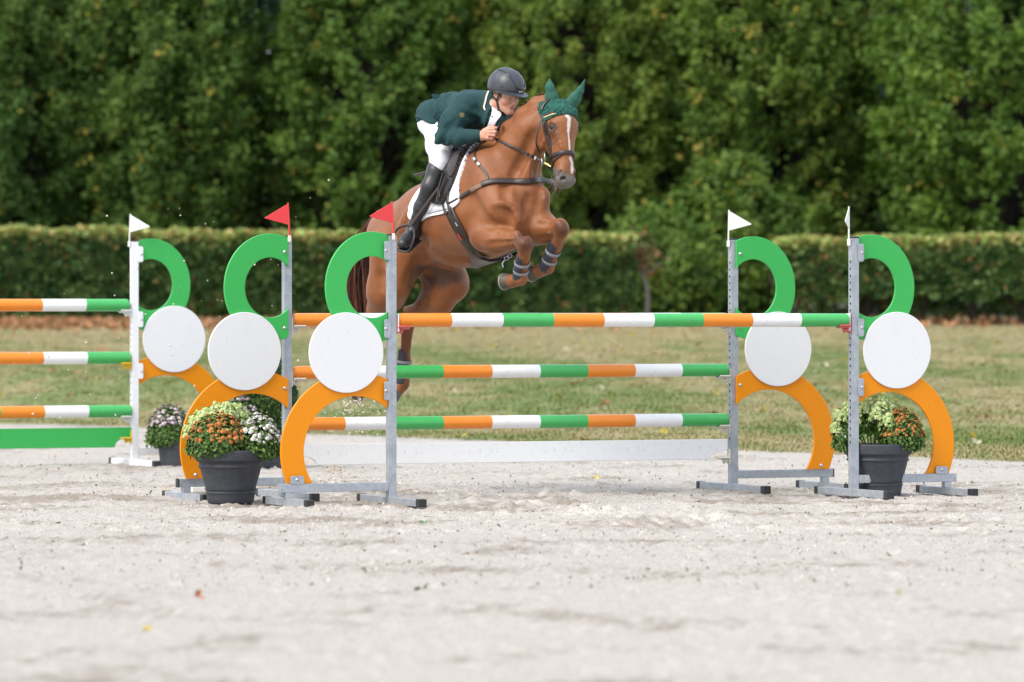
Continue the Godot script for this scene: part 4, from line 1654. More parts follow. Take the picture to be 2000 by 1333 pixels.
func smooth_px(px: Array, steps_each := 5) -> Array:
	var o := []
	for i in px.size() - 1:
		var p0 := Vector2(px[maxi(i - 1, 0)][0], px[maxi(i - 1, 0)][1])
		var p1 := Vector2(px[i][0], px[i][1])
		var p2 := Vector2(px[i + 1][0], px[i + 1][1])
		var p3 := Vector2(px[mini(i + 2, px.size() - 1)][0], px[mini(i + 2, px.size() - 1)][1])
		for k in steps_each:
			var q := p1.cubic_interpolate(p2, p0, p3, float(k) / steps_each)
			o.append([q.x, q.y])
	o.append(px[px.size() - 1])
	return o


func smooth3(p: Array, each := 5) -> Array:
	var o := []
	for i in p.size() - 1:
		for k in each:
			o.append((p[i] as Vector3).cubic_interpolate(p[i + 1], p[maxi(i - 1, 0)], p[mini(i + 2, p.size() - 1)], float(k) / each))
	o.append(p[p.size() - 1])
	return o


# a strap on the seen side and, mirrored, on the other; the two are one when they meet under the belly
func both_sides(f: Field, px: Array, width: float, thick: float, lift := 0.006, side := 0, until := 0.0) -> Mb:
	var q := path_on(f, smooth_px(px), lift)
	var mb := Mb.new()
	var p: Array = q[0]
	var n: Array = q[1]
	if side == 1:
		p = p.map(func(e): return mirrored(e))
		n = n.map(func(e): return e - RIGHT * (2.0 * e.dot(RIGHT)))
	elif side == 2:
		for i in range(p.size() - 1, -1, -1):
			if until == 0.0 or p[i].x < (until - 1000.0) / F * 35.0:
				p.append(mirrored(p[i]))
				n.append(n[i] - RIGHT * (2.0 * n[i].dot(RIGHT)))
	mb.strap(p, n, width, thick)
	return mb


func pair(called: String, f: Field, px: Array, width: float, thick: float, lift: float, m: Material, parent: Node) -> void:
	for side in 2:
		obj(called, both_sides(f, px, width, thick, lift, side).commit(), m, parent)


func hoop(f: Field, c: Vector3, u: Vector3, w: Vector3, width: float, thick: float, lift := 0.004, a0 := 0.0, a1 := TAU, steps_n := 32, far := 0.3) -> Mb:
	var p := []
	var n := []
	var full := a1 - a0 > TAU - 0.01
	for i in (steps_n if full else steps_n + 1):
		var g := lerpf(a0, a1, float(i) / steps_n)
		var h := f.out(c, (u * cos(g) + w * sin(g)).normalized(), far)
		var nn := f.grad(h, 0.01)
		p.append(h + nn * lift)
		n.append(nn)
	var mb := Mb.new()
	mb.strap(p, n, width, thick, full)
	return mb


# a sheet that lies on the body inside an outline of the seen side, and its mirror image
func pad(f: Field, outline: PackedVector2Array, lift: float, step := 3.0, off_side := false, dome := 0.0, into: Mb = null) -> Mb:
	var mb := into if into else Mb.new()
	var lo := outline[0]
	var hi := outline[0]
	for q in outline:
		lo = lo.min(q)
		hi = hi.max(q)
	var w := int((hi.x - lo.x) / step) + 2
	var h := int((hi.y - lo.y) / step) + 2
	var pts := {}
	var in_set := {}
	for j in h:
		for i in w:
			var q := lo + Vector2(i, j) * step
			if Geometry2D.is_point_in_polygon(q, outline):
				in_set[Vector2i(i, j)] = true
	var cells := []
	for j in range(-1, h):
		for i in range(-1, w):
			var near := 0
			for o in [Vector2i(0, 0), Vector2i(1, 0), Vector2i(1, 1), Vector2i(0, 1)]:
				if in_set.has(Vector2i(i, j) + o):
					near += 1
			if near > 0:
				cells.append(Vector2i(i, j))
	for cell in cells:
		for o in [Vector2i(0, 0), Vector2i(1, 0), Vector2i(1, 1), Vector2i(0, 1)]:
			var k: Vector2i = cell + o
			if pts.has(k):
				continue
			var q := lo + Vector2(k) * step
			var edge := not in_set.has(k)
			var reach := 99.0
			var best := q
			for e in outline.size():
				var c := Geometry2D.get_closest_point_to_segment(q, outline[e], outline[(e + 1) % outline.size()])
				if c.distance_to(q) < reach:
					reach = c.distance_to(q)
					best = c
			if edge:
				q = best
			var hp := seen(f, q.x, q.y)
			if is_nan(hp.x):
				for t in [2.0, 4.0, 7.0, 11.0]:
					hp = seen(f, q.x + t, q.y + t * 0.4)
					if not is_nan(hp.x):
						break
			if is_nan(hp.x):
				pts[k] = null
				continue
			var g := f.grad(hp, 0.02)
			var l := lift + dome * (1.0 - exp(-reach / 6.0))
			pts[k] = [hp + g * l, g, hp - g * 0.004, edge]
	for side in ([1] if off_side else [0]):
		var idx := {}
		for k in pts:
			if pts[k] == null:
				continue
			var p: Vector3 = pts[k][0]
			var n: Vector3 = pts[k][1]
			var b: Vector3 = pts[k][2]
			if side:
				p = mirrored(p)
				b = mirrored(b)
				n = n - RIGHT * (2.0 * n.dot(RIGHT))
			idx[k] = [mb.vert(p, n, Vector2(k) * 0.02), mb.vert(p, n, Vector2(k) * 0.02), mb.vert(b, n, Vector2(k) * 0.02)]
		for cell in cells:
			var k := []
			var ok := true
			for o in [Vector2i(0, 0), Vector2i(1, 0), Vector2i(1, 1), Vector2i(0, 1)]:
				if not idx.has(cell + o):
					ok = false
					break
				k.append(cell + o)
			if not ok:
				continue
			mb.quad(idx[k[0]][0], idx[k[1]][0], idx[k[2]][0], idx[k[3]][0])
			for e in 4:
				var a: Vector2i = k[e]
				var b: Vector2i = k[(e + 1) % 4]
				if pts[a][3] and pts[b][3]:
					var c: Vector3 = (mb.v[idx[k[0]][0]] + mb.v[idx[k[2]][0]]) * 0.5
					var nn: Vector3 = ((mb.v[idx[a][0]] + mb.v[idx[b][0]]) * 0.5 - c).normalized()
					var f4 := [mb.vert(mb.v[idx[a][1]], nn), mb.vert(mb.v[idx[b][1]], nn), mb.vert(mb.v[idx[b][2]], nn), mb.vert(mb.v[idx[a][2]], nn)]
					mb.quad(f4[0], f4[1], f4[2], f4[3])
	return mb


func poly(pts: Array) -> PackedVector2Array:
	var o := PackedVector2Array()
	for q in smooth_px(pts + [pts[0]], 3):
		o.append(Vector2(q[0], q[1]))
	o.remove_at(o.size() - 1)
	return o


func horse() -> void:
	horse_shape()
	sleek = body.swollen(0.0)
	var nose := seen(body, 1098.5, 348.5)
	if not is_nan(nose.x):
		body.cone(nose + skull.r * 0.006, 0.013, nose - skull.r * 0.004 + skull.a * 0.006, 0.012, 0.012, -1.0)
	muscles()
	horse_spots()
	var hide := mat("horse_coat", Color.WHITE, 0.47)
	hide.vertex_color_use_as_albedo = true
	tinted(hide, noise_tex(51, 0.05, 4, Color(0.82, 0.80, 0.78), Color(1, 1, 1)), 3.0)
	hide.uv1_scale = Vector3(10, 3.5, 10)
	hide.rim_enabled = true
	hide.metallic_specular = 0.42
	hide.rim = 0.10
	hide.rim_tint = 0.6
	bumpy(hide, noise_tex(52, 0.09, 4, Color.BLACK, Color.WHITE), 0.10)
	var o := thing("horse", Transform3D(Basis(), Vector3.ZERO))
	tag(o, "chestnut horse with a narrow white blaze, forelegs tucked, leaping over the striped poles", "horse")
	var cut := Plane(Vector3(0.75, 0.5, 0.43).normalized(), at(1046, 236, 34.9))
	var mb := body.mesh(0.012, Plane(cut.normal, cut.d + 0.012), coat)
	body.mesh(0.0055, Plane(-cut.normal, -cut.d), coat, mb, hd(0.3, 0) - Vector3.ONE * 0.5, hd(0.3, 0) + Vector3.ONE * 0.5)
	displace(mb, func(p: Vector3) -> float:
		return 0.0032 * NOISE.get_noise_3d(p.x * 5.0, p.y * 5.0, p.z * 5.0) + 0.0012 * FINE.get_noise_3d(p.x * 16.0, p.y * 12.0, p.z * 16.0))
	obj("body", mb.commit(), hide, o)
	# eyes
	var eye := mat("horse_eye", Color(0.012, 0.007, 0.005), 0.18)
	for s in [-1.0, 1.0]:
		mb = Mb.new()
		mb.ball(hd(0.193, 0.036, 0.087 * s), Basis.from_scale(Vector3.ONE * 0.0225), 10, 14)
		obj("eye", mb.commit(), eye, o)
		mb = Mb.new()
		mb.tube(smooth3([hd(0.20, 0.062, 0.082 * s), hd(0.180, 0.056, 0.094 * s), hd(0.176, 0.034, 0.104 * s), hd(0.19, 0.012, 0.106 * s)]), [].duplicate() + range(16).map(func(_i): return 0.0065), 6)
		obj("eyelid", mb.commit(), mat("eyelid", Color(0.075, 0.036, 0.022), 0.55), o)
	# hooves with iron shoes: coronet centre, sole centre, radii
	var horn := mat("hoof_horn", Color(0.13, 0.115, 0.10), 0.55)
	tinted(horn, noise_tex(61, 0.03, 4, Color(0.5, 0.48, 0.45), Color(1, 1, 1)), 9.0)
	var shoe := mat("shoe_iron", Color(0.42, 0.38, 0.33), 0.45, 0.6)
	for q in [[at(999, 549, 34.72), at(981, 551, 34.78)], [at(1051, 531, 34.95), at(1034, 536, 35.0)], [at(773, 769, 36.45), at(760, 781, 36.4)], [at(704, 766, 36.5), at(690, 778, 36.45)]]:
		var ax: Vector3 = (q[1] - q[0]).normalized()
		var sd := ax.cross(Vector3.UP).normalized()
		var xf := Transform3D(Basis(sd, -ax, sd.cross(-ax)), q[0])
		mb = Mb.new()
		mb.lathe([Vector2(0.0, 0.012), Vector2(0.040, 0.010), Vector2(0.0475, 0.0), Vector2(0.053, -0.03), Vector2(0.0585, -0.066), Vector2(0.057, -0.069), Vector2(0.03, -0.064), Vector2(0.0, -0.060)], 24, xf)
		var h := obj("hoof", mb.commit(), horn, o)
		mb = Mb.new()
		mb.lathe([Vector2(0.036, -0.066), Vector2(0.060, -0.068), Vector2(0.0605, -0.076), Vector2(0.038, -0.077), Vector2(0.036, -0.066)], 24, xf)
		obj("horseshoe", mb.commit(), shoe, h)
	# plaited mane: a row of knots along the crest
	var hair := mat("horse_hair", Color(0.085, 0.025, 0.011), 0.5)
	var crest := smooth3([at(979, 242, 35.12), at(1003, 219, 35.02), at(1026, 201.5, 34.96), at(1046, 190, 34.92), at(1064, 183, 34.88)], 4)
	for i in 12:
		var t := i / 11.0 * 16.0
		var p: Vector3 = crest[mini(int(t), 15)].lerp(crest[mini(int(t) + 1, 16)], t - int(t))
		mb = Mb.new()
		var up := Vector3(-0.55, 0.8, 0.15).normalized()
		mb.ball(p - up * 0.004, Basis(Vector3(0.0085, 0, 0), up * 0.011, Vector3(0, 0, 0.010)), 6, 9)
		mb.ball(p + up * 0.007 + Vector3(0.003, 0.002 * sin(i * 2.3), 0.003), Basis.from_scale(Vector3.ONE * 0.0075), 5, 8)
		obj("mane_plait", mb.commit(), hair, o)
	# tail
	mb = Mb.new()
	var r := RandomNumberGenerator.new()
	r.seed = 5
	var root := at(737, 424, 36.42)
	for i in 520:
		var sx := r.randfn(0.0, 1.0)
		var sz := r.randfn(0.0, 0.6)
		var ln := r.randf_range(0.72, 1.0)
		mb.col = Color(0.16, 0.05, 0.02).lerp(Color(0.04, 0.013, 0.008), clampf(r.randf() * 1.2, 0, 1))
		var wv := r.randfn(0.0, 3.0)
		var p := smooth3([root + Vector3(sx * 0.010, 0.01, sz * 0.03), at(716 + sx * 3.0, 448, 36.6) + Vector3(0, 0, sz * 0.06), at(704 + sx * 9.0 - wv, 500, 36.75) + Vector3(0, 0, sz * 0.09), at(703 + sx * 11.5 + wv, 560, 36.8) + Vector3(0, 0, sz * 0.10), at(707 + sx * 11.0 + r.randfn(0, 2.0), 560 + 75 * ln, 36.8) + Vector3(0, 0, sz * 0.09), at(712 + sx * 8.0 + r.randfn(0, 3.0), 560 + 150 * ln, 36.8) + Vector3(0, 0, sz * 0.08)], 3)
		var rr := []
		for k in p.size():
			rr.append(0.0055 * (1.0 - 0.8 * pow(k / 15.0, 2.0)))
		mb.tube(p, rr, 4)
	mb.col = Color(0.15, 0.05, 0.02)
	mb.tube(smooth3([at(748, 420, 36.35), root + Vector3(0, 0.0, 0), at(716, 448, 36.6), at(706, 490, 36.72), at(704, 540, 36.78)], 4), range(17).map(func(i): return 0.045 - 0.002 * i), 10)
	var th := mat("tail_hair", Color.WHITE, 0.45)
	th.vertex_color_use_as_albedo = true
	obj("tail", mb.commit(), th, o)
	# whiskers under the chin
	mb = Mb.new()
	mb.col = Color(0.30, 0.27, 0.2)
	for i in 44:
		var b := hd(r.randf_range(0.48, 0.60), -0.085 + r.randf() * 0.02, r.randf_range(-0.04, 0.05))
		var l := r.randf_range(0.02, 0.075)
		var dir: Vector3 = (skull.a * 0.8 - skull.n * 0.7 + Vector3(r.randfn(0, 0.25) - 0.2, 0, r.randfn(0, 0.3))).normalized()
		mb.tube([b, b + dir * l * 0.6, b + dir * l + Vector3(0, -0.012, 0)], [0.0012, 0.001, 0.0004], 4)
	obj("whiskers", mb.commit(), mat("whisker", Color(0.28, 0.25, 0.18), 0.6), o)


func tack() -> void:
	var leather := mat("brown_leather", Color(0.042, 0.026, 0.021), 0.42)
	bumpy(tinted(leather, noise_tex(71, 0.06, 4, Color(0.65, 0.65, 0.65), Color(1, 1, 1)), 5.0), M.rough_h, 0.06)
	var dark := mat("black_leather", Color(0.016, 0.012, 0.011), 0.42)
	bumpy(tinted(dark, noise_tex(72, 0.06, 4, Color(0.6, 0.6, 0.6), Color(1, 1, 1)), 4.0), M.rough_h, 0.08)
	# --- white saddle pad
	var cloth := mat("white_quilt", Color(0.80, 0.80, 0.83), 0.9)
	bumpy(cloth, noise_tex(73, 0.02, 3, Color.BLACK, Color.WHITE), 0.3)
	cloth.uv1_triplanar = true
	cloth.uv1_scale = Vector3.ONE * 3.0
	var o := thing("saddle_pad")
	tag(o, "white quilted saddle pad between the brown saddle and the chestnut flank", "saddle pad")
	var shape := poly([[925, 284], [914, 305], [905, 332], [898, 361], [900, 385], [897, 397], [886, 407], [866, 418], [847, 422], [833, 427], [822, 434], [808, 431], [800, 424], [801, 408], [808, 390], [824, 368], [850, 340], [880, 310], [902, 292]])
	for side in [false, true]:
		obj("quilt", pad(sleek, shape, 0.016, 3.0, side).commit(), cloth, o)
	var grey := mat("silver_braid", Color(0.45, 0.46, 0.50), 0.5)
	pair("braid", body, [[839, 417], [850, 413.5], [866, 409.5], [884, 405]], 0.022, 0.006, 0.021, grey, o)
	# --- saddle
	o = thing("saddle")
	tag(o, "dark brown leather jumping saddle with forward flap under the rider's knee", "saddle")
	var skin := sleek
	var flap := poly([[920, 290], [911, 306], [904, 322], [895, 346], [880, 382], [868, 401], [849, 397], [842, 385], [848, 352], [856, 330], [872, 306], [893, 295]])
	for side in [false, true]:
		obj("flap", pad(skin, flap, 0.036, 3.0, side, 0.012).commit(), dark, o)
	var roll := poly([[908, 304], [904, 318], [897, 338], [889, 350], [884, 335], [886, 314], [893, 304]])
	for side in [false, true]:
		obj("knee_roll", pad(skin, roll, 0.046, 2.0, side, 0.022).commit(), leather, o)
	pair("flap_edge", skin, [[902, 301], [888, 304], [878, 313], [869, 334], [859, 357], [852, 377], [848, 394]], 0.014, 0.012, 0.052, leather, o)
	var seat := Field.new()
	seat.cone(at(925, 294, 35.36), 0.055, at(905, 310, 35.5), 0.06, 0.05)
	seat.cone(at(905, 312, 35.5), 0.06, at(878, 332, 35.68), 0.065, 0.05)
	seat.cone(at(878, 332, 35.68), 0.065, at(866, 338, 35.78), 0.06, 0.05)
	seat.cone(mid(905, 312, 35.5, -0.12), 0.05, mid(905, 312, 35.5, 0.12), 0.05, 0.06)
	seat.cone(mid(876, 340, 35.70, -0.12), 0.05, mid(876, 340, 35.70, 0.12), 0.05, 0.06)
	obj("seat", seat.mesh(0.01).commit(), dark, o)
	for q in [[[890, 340], [883, 366], [879, 399]], [[878, 345], [871, 370], [866, 397]], [[883, 352], [873, 378], [872, 390]]]:
		pair("girth_strap", skin, q, 0.020, 0.005, 0.058 if q[0][0] < 885 else 0.03, leather, o)
	for px in [[872, 404], [881, 402]]:
		pair("billet", skin, [[px[0] - 2, px[1] - 6], [px[0] + 1, px[1] + 4], [px[0] + 4, px[1] + 16]], 0.022, 0.006, 0.026, leather, o)
	# stirrup leather and iron, on both sides
	for side in [0, 1]:
		var pts := [at(876, 350, 35.12), at(856, 368, 35.15), at(830, 402, 35.20), at(804, 438, 35.24), at(801, 444, 35.24)]
		if side:
			pts = pts.map(func(p): return mirrored(p))
		var p := smooth3(pts, 4)
		var nn := []
		for q in p:
			nn.append((Vector3(-0.45, 0.25, 0.86) if not side else mirrored(at(900, 400, 35.55) + Vector3(-0.45, 0.25, 0.86)) - at(900, 400, 35.55)).normalized())
		var mb := Mb.new()
		mb.strap(p, nn, 0.026, 0.006)
		var st := obj("stirrup_leather", mb.commit(), leather, o)
		mb = Mb.new()
		var ring := [at(799, 440, 35.25), at(781, 444, 35.30), at(771, 456, 35.32), at(768, 472, 35.26), at(775, 487, 35.20), at(795, 492, 35.16), at(803, 482, 35.12), at(809, 464, 35.12), at(808, 448, 35.18), at(799, 440, 35.25)]
		if side:
			ring = ring.map(func(q): return mirrored(q))
		ring = smooth3(ring, 4)
		mb.tube(ring, ring.map(func(_q): return 0.0085), 8)
		obj("stirrup_iron", mb.commit(), M.black_plastic, st)
	# --- girth with belly guard
	o = thing("girth")
	tag(o, "brown leather girth with a wide belly guard behind the forelegs", "girth")
	obj("girth_band", both_sides(sleek, [[879, 411], [887, 428], [899, 451], [912, 471], [925, 488], [934, 499]], 0.094, 0.014, 0.010, 2).commit(), leather, o)
	var guard := poly([[922, 486], [934, 498], [950, 505], [968, 507], [985, 501], [996, 499], [988, 508], [962, 520], [935, 526], [925, 527], [923, 515], [919, 500]])
	for side in [false, true]:
		obj("belly_guard", pad(sleek, guard, 0.020, 3.0, side).commit(), leather, o)
	var mb := Mb.new()
	var q := path_on(sleek, [[897, 455], [899.5, 459], [902, 463], [904.5, 466.5]], 0.02)
	mb.strap(q[0], q[1], 0.012, 0.004)
	obj("red_tab", mb.commit(), mat("red_tab", Color(0.6, 0.05, 0.05), 0.5), o)
	mb = Mb.new()
	q = path_on(sleek, [[893, 434], [895, 437], [897.5, 441]], 0.022)
	mb.strap(q[0], q[1], 0.012, 0.008)
	obj("buckle", mb.commit(), M.bright_steel, o)
	mb = Mb.new()
	for k in 2:
		var c := [at(989, 505, 34.82), at(996, 500, 34.84)][k] as Vector3
		var ring := []
		for i in 13:
			ring.append(c + Vector3(cos(TAU * i / 12.0) * 0.014, sin(TAU * i / 12.0) * 0.014, 0))
		mb.tube(ring, ring.map(func(_q): return 0.003), 6)
	mb.tube([at(985, 509, 34.82), at(981, 515, 34.82), at(983, 523, 34.82)], [0.006, 0.006, 0.004], 6)
	obj("guard_hook", mb.commit(), M.bright_steel, o)
	# --- breastplate
	o = thing("breastplate")
	tag(o, "brown leather breastplate strap across the horse's chest, with side straps to the saddle", "breastplate")
	obj("chest_band", both_sides(sleek, [[942, 361], [952, 357.5], [968, 355], [990, 355], [1010, 355.5], [1030, 355], [1048, 353.5], [1055, 352]], 0.042, 0.016, 0.010, 2, 985.0).commit(), leather, o)
	pair("elastic", body, [[918, 373.5], [928, 368.5], [938, 364], [946, 360]], 0.032, 0.007, 0.008, mat("tan_elastic", Color(0.20, 0.13, 0.09), 0.8), o)
	pair("girth_strap", body, [[879, 399], [889, 393.5], [900, 386.5], [911, 379.5], [921, 372.5]], 0.026, 0.009, 0.012, leather, o)
	pair("wither_strap", body, [[948, 277], [938, 284], [929.5, 296], [927.5, 306], [931, 315], [938, 325], [947, 336], [952, 345], [954, 354]], 0.017, 0.006, 0.007, leather, o)
	for px in [[[927, 311], [930, 315]], [[897, 389], [900.5, 386.5]], [[934, 320], [937, 324]]]:
		mb = Mb.new()
		q = path_on(sleek, px, 0.016)
		if q[0].size() > 1:
			mb.strap(q[0], q[1], 0.021, 0.006)
			obj("buckle", mb.commit(), M.bright_steel, o)
	# --- bridle
	o = thing("bridle")
	tag(o, "dark brown leather bridle with flash noseband and steel snaffle rings on the horse's head", "bridle")
	var u: Vector3 = skull.n
	var w: Vector3 = skull.r
	var a: Vector3 = skull.a
	obj("noseband", hoop(sleek, hd(0.385, -0.02), (u + a * 0.02).normalized(), (w + a * 0.02).normalized(), 0.030, 0.011, 0.006, 0, TAU, 44).commit(), leather, o)
	obj("flash_strap", hoop(sleek, hd(0.435, -0.02), (u - a * 0.42).normalized(), w, 0.017, 0.006, 0.005, 0, TAU, 44).commit(), leather, o)
	obj("cheek_strap", _on_head([[0.02, 0.0, 1], [0.09, -0.012, 1], [0.16, -0.03, 1], [0.25, -0.04, 1], [0.33, -0.035, 1], [0.385, -0.03, 1]], 0.020, 0.007).commit(), leather, o)
	obj("bit_strap", _on_head([[0.14, -0.005, 1], [0.22, -0.012, 1], [0.30, -0.015, 1], [0.38, -0.03, 1], [0.44, -0.05, 1]], 0.016, 0.006).commit(), leather, o)
	mb = Mb.new()
	var tl := smooth3([at(1060, 228, 34.68), at(1051, 255, 34.66), at(1047.5, 280, 34.67), at(1054, 298, 34.72)], 4)
	mb.strap(tl, tl.map(func(_q): return Vector3(-0.6, 0, 0.8)), 0.015, 0.006)
	obj("throat_latch", mb.commit(), leather, o)
	for side in [1.0, -1.0]:
		for k in 2:
			mb = Mb.new()
			var c: Vector3 = at(1064, 308, 34.60) if k == 0 else at(1058.5, 317, 34.61)
			if side < 0:
				c = hd(0.425 + 0.03 * k, -0.045, -0.068)
			var rr := 0.031 if k == 0 else 0.026
			var ring := []
			for i in 21:
				ring.append(c + (a * cos(TAU * i / 20.0) + (u * 0.8 + w * 0.4 * side).normalized() * sin(TAU * i / 20.0)) * rr)
			mb.tube(ring, ring.map(func(_q): return 0.0042), 7)
			obj("bit_ring", mb.commit(), M.bright_steel, o)
	mb = Mb.new()
	mb.tube([at(1064, 319, 34.57), at(1070, 322, 34.54), at(1076, 326, 34.53)], [0.010, 0.009, 0.004], 8)
	obj("bit_cheek", mb.commit(), M.brass, o)
	# --- reins
	o = thing("reins")
	tag(o, "brown leather reins running from the bit rings to the rider's hands over the neck", "reins")
	var over := path_on(sleek, smooth_px([[1026, 299], [1010, 291.5], [995, 284.5], [980, 277], [970, 272]]), 0.010)
	var rein: Array = [at(1057, 315, 34.60), at(1049, 311, 34.62), at(1040, 306.5, 34.65)] + over[0] + [at(962, 268, 34.965), at(960, 266, 34.96)]
	var lie := []
	for i in rein.size():
		lie.append(over[1][clampi(i - 3, 0, over[1].size() - 1)])
	mb = Mb.new()
	mb.strap(rein, lie, 0.019, 0.006)
	obj("rein", mb.commit(), leather, o)
	mb = Mb.new()
	var other := smooth3([at(1112, 314, 34.78), at(1085, 303, 34.95), at(1050, 290, 35.12), at(1010, 270, 35.15), at(985, 262, 35.16)], 4)
	mb.strap(other, other.map(func(_q): return Vector3(0.6, 0.3, -0.4)), 0.019, 0.006)
	obj("rein", mb.commit(), leather, o)
	mb = Mb.new()
	var loop := smooth3([at(963, 262, 34.97), at(968, 254, 34.96), at(974, 246, 34.98), at(979, 243, 35.03)], 4)
	mb.strap(loop, loop.map(func(_q): return Vector3(-0.6, 0.2, 0.7)), 0.020, 0.006)
	obj("rein", mb.commit(), leather, o)
	mb = Mb.new()
	loop = smooth3([at(946, 277, 35.0), at(935, 276, 35.06), at(924, 274, 35.12), at(916, 277, 35.18), at(911, 287, 35.2), at(907, 299, 35.2), at(906, 305, 35.2)], 4)
	mb.strap(loop, loop.map(func(_q): return Vector3(-0.5, 0.4, 0.8)), 0.024, 0.006)
	obj("rein", mb.commit(), leather, o)
	mb = Mb.new()
	loop = smooth3([at(906, 305, 35.18), at(916, 299, 35.13), at(928, 290, 35.08), at(940, 281, 35.04), at(950, 275, 35.0)], 4)
	mb.strap(loop, loop.map(func(_q): return Vector3(-0.5, 0.4, 0.8)), 0.018, 0.006)
	obj("rein", mb.commit(), leather, o)
	for px in [[1030, 301.5, 34.66], [1046, 309.5, 34.625], [1038, 305.5, 34.645]]:
		mb = Mb.new()
		mb.box(Transform3D(Basis(Vector3(0.85, -0.45, 0.1).normalized(), Vector3(0.3, 0.7, 0.3).normalized(), Vector3(-0.5, 0.2, 0.7).normalized()), at(px[0], px[1], px[2])), Vector3(0.014, 0.028, 0.014), 0.003)
		obj("keeper", mb.commit(), leather if px[0] < 1042 else M.bright_steel, o)
	mb = Mb.new()
	mb.box(Transform3D(Basis(), at(906.5, 306, 35.18)), Vector3(0.022, 0.016, 0.012), 0.003)
	obj("buckle", mb.commit(), M.bright_steel, o)
	# --- ear bonnet
	o = thing("ear_bonnet")
	tag(o, "green crocheted ear bonnet with upright ears on the horse's forehead", "ear bonnet")
	var wool := mat("green_crochet", Color(0.011, 0.135, 0.100), 0.9)
	wool.uv1_triplanar = true
	wool.uv1_scale = Vector3.ONE * 11.0
	bumpy(wool, noise_tex(75, 0.06, 1, Color.BLACK, Color.WHITE, 256, 0.3, 0.7), 0.9)
	wool.albedo_texture = noise_tex(75, 0.06, 1, Color(0.45, 0.45, 0.45), Color.WHITE, 256, 0.3, 0.6)
	var cap := sleek.swollen(0.010)
	cap.cone(hd(0.070, 0.085, -0.075), 0.012, hd(0.070, 0.085, 0.075), 0.012, 0.06)
	cap.cuts = [Plane(skull.a + skull.n * 0.15, hd(0.118, 0.09)), Plane(-skull.a - skull.n * 0.2, hd(-0.05, 0.0)), Plane(-skull.n + skull.a * 0.35, hd(0.05, -0.065))]
	obj("cap", cap.mesh(0.005, null, null, null, hd(0.03, 0) - Vector3.ONE * 0.19, hd(0.03, 0) + Vector3.ONE * 0.19).commit(), wool, o)
	var silk := mat("green_cloth", Color(0.012, 0.088, 0.058), 0.75)
	silk.rim_enabled = true
	silk.rim = 0.3
	for q2 in [[[1082, 210, 34.82], [1077, 189, 34.81], [1073.5, 170, 34.80], [1073.5, 154, 34.80], Vector3(-0.35, 0.1, 0.9)], [[1113, 206, 34.86], [1124, 191, 34.86], [1134, 176, 34.85], [1143, 155, 34.84], Vector3(0.6, 0.5, 0.6)]]:
		var ear := Field.new()
		var nn: Vector3 = (q2[4] as Vector3).normalized()
		var r4 := [0.046, 0.046, 0.031, 0.004] if q2[0][0] < 1100 else [0.050, 0.040, 0.024, 0.004]
		for i in 3:
			ear.cone(at(q2[i][0], q2[i][1], q2[i][2]), r4[i], at(q2[i + 1][0], q2[i + 1][1], q2[i + 1][2]), r4[i + 1], 0.02, 1.0, nn, 1.6)
		obj("ear", ear.mesh(0.005).commit(), silk, o)
	obj("braid", hoop(sleek, hd(0.108, -0.02), u, w, 0.010, 0.005, 0.017, 0.62, 1.75, 14).commit(), mat("gold_braid", Color(0.55, 0.45, 0.22), 0.5), o)
	obj("browband", hoop(sleek, hd(0.092, -0.02), u, w, 0.020, 0.008, 0.018, 0.55, 1.8, 14).commit(), leather, o)
	obj("crownpiece", hoop(sleek, hd(-0.01, -0.03), w, (u * 0.35 - a).normalized(), 0.026, 0.007, 0.02, -0.4, PI + 0.4, 18).commit(), leather, o)
	# --- leg boots
	var shell := mat("navy_shell", Color(0.022, 0.027, 0.040), 0.45)
	var band := mat("grey_strap", Color(0.20, 0.21, 0.24), 0.7)
	var marks := mat("white_stitch", Color(0.6, 0.6, 0.62), 0.7)
	var group := "tendon boots on the horse's legs"
	var legs := [
		[at(1023, 500, 34.555), at(1017, 541, 34.665), 0.046, Vector3(-0.95, 0, 0.05), "navy tendon boot with grey straps on the nearer, lower folded foreleg"],
		[at(1088, 476, 34.755), at(1069, 522, 34.875), 0.046, Vector3(-0.9, -0.35, 0.0), "navy tendon boot with grey straps on the foreleg held highest, at the right"],
		[at(793, 686, 36.44), at(787, 745, 36.47), 0.049, Vector3(-0.75, 0.0, 0.2), "navy fetlock boot seen between the near pole and the green middle pole"],
		[at(727, 690, 36.45), at(716, 745, 36.5), 0.049, Vector3(-0.75, 0.0, 0.2), "navy fetlock boot on the hind leg hidden behind the white disc"]]
	for l in legs:
		var p0: Vector3 = l[0]
		var p1: Vector3 = l[1]
		var ax := (p1 - p0).normalized()
		var back: Vector3 = l[3]
		back = (back - ax * back.dot(ax)).normalized()
		o = thing("tendon_boot")
		tag(o, l[4], "leg boot", group)
		var fb := Field.new()
		fb.cone(p0 + back * 0.008, l[2], p0.lerp(p1, 0.6) + back * 0.010, l[2] * 0.93, 0.03)
		fb.cone(p0.lerp(p1, 0.6) + back * 0.010, l[2] * 0.93, p1 + back * 0.008, l[2] * 1.16, 0.03)
		fb.cuts = [Plane(-ax + back * -0.45, p0 + ax * 0.012), Plane(ax - back * 0.25, p1 + ax * 0.018), Plane(-back, p0 + back * 0.008)]
		obj("shell", fb.mesh(0.0055).commit(), shell, o)
		var side := ax.cross(back).normalized()
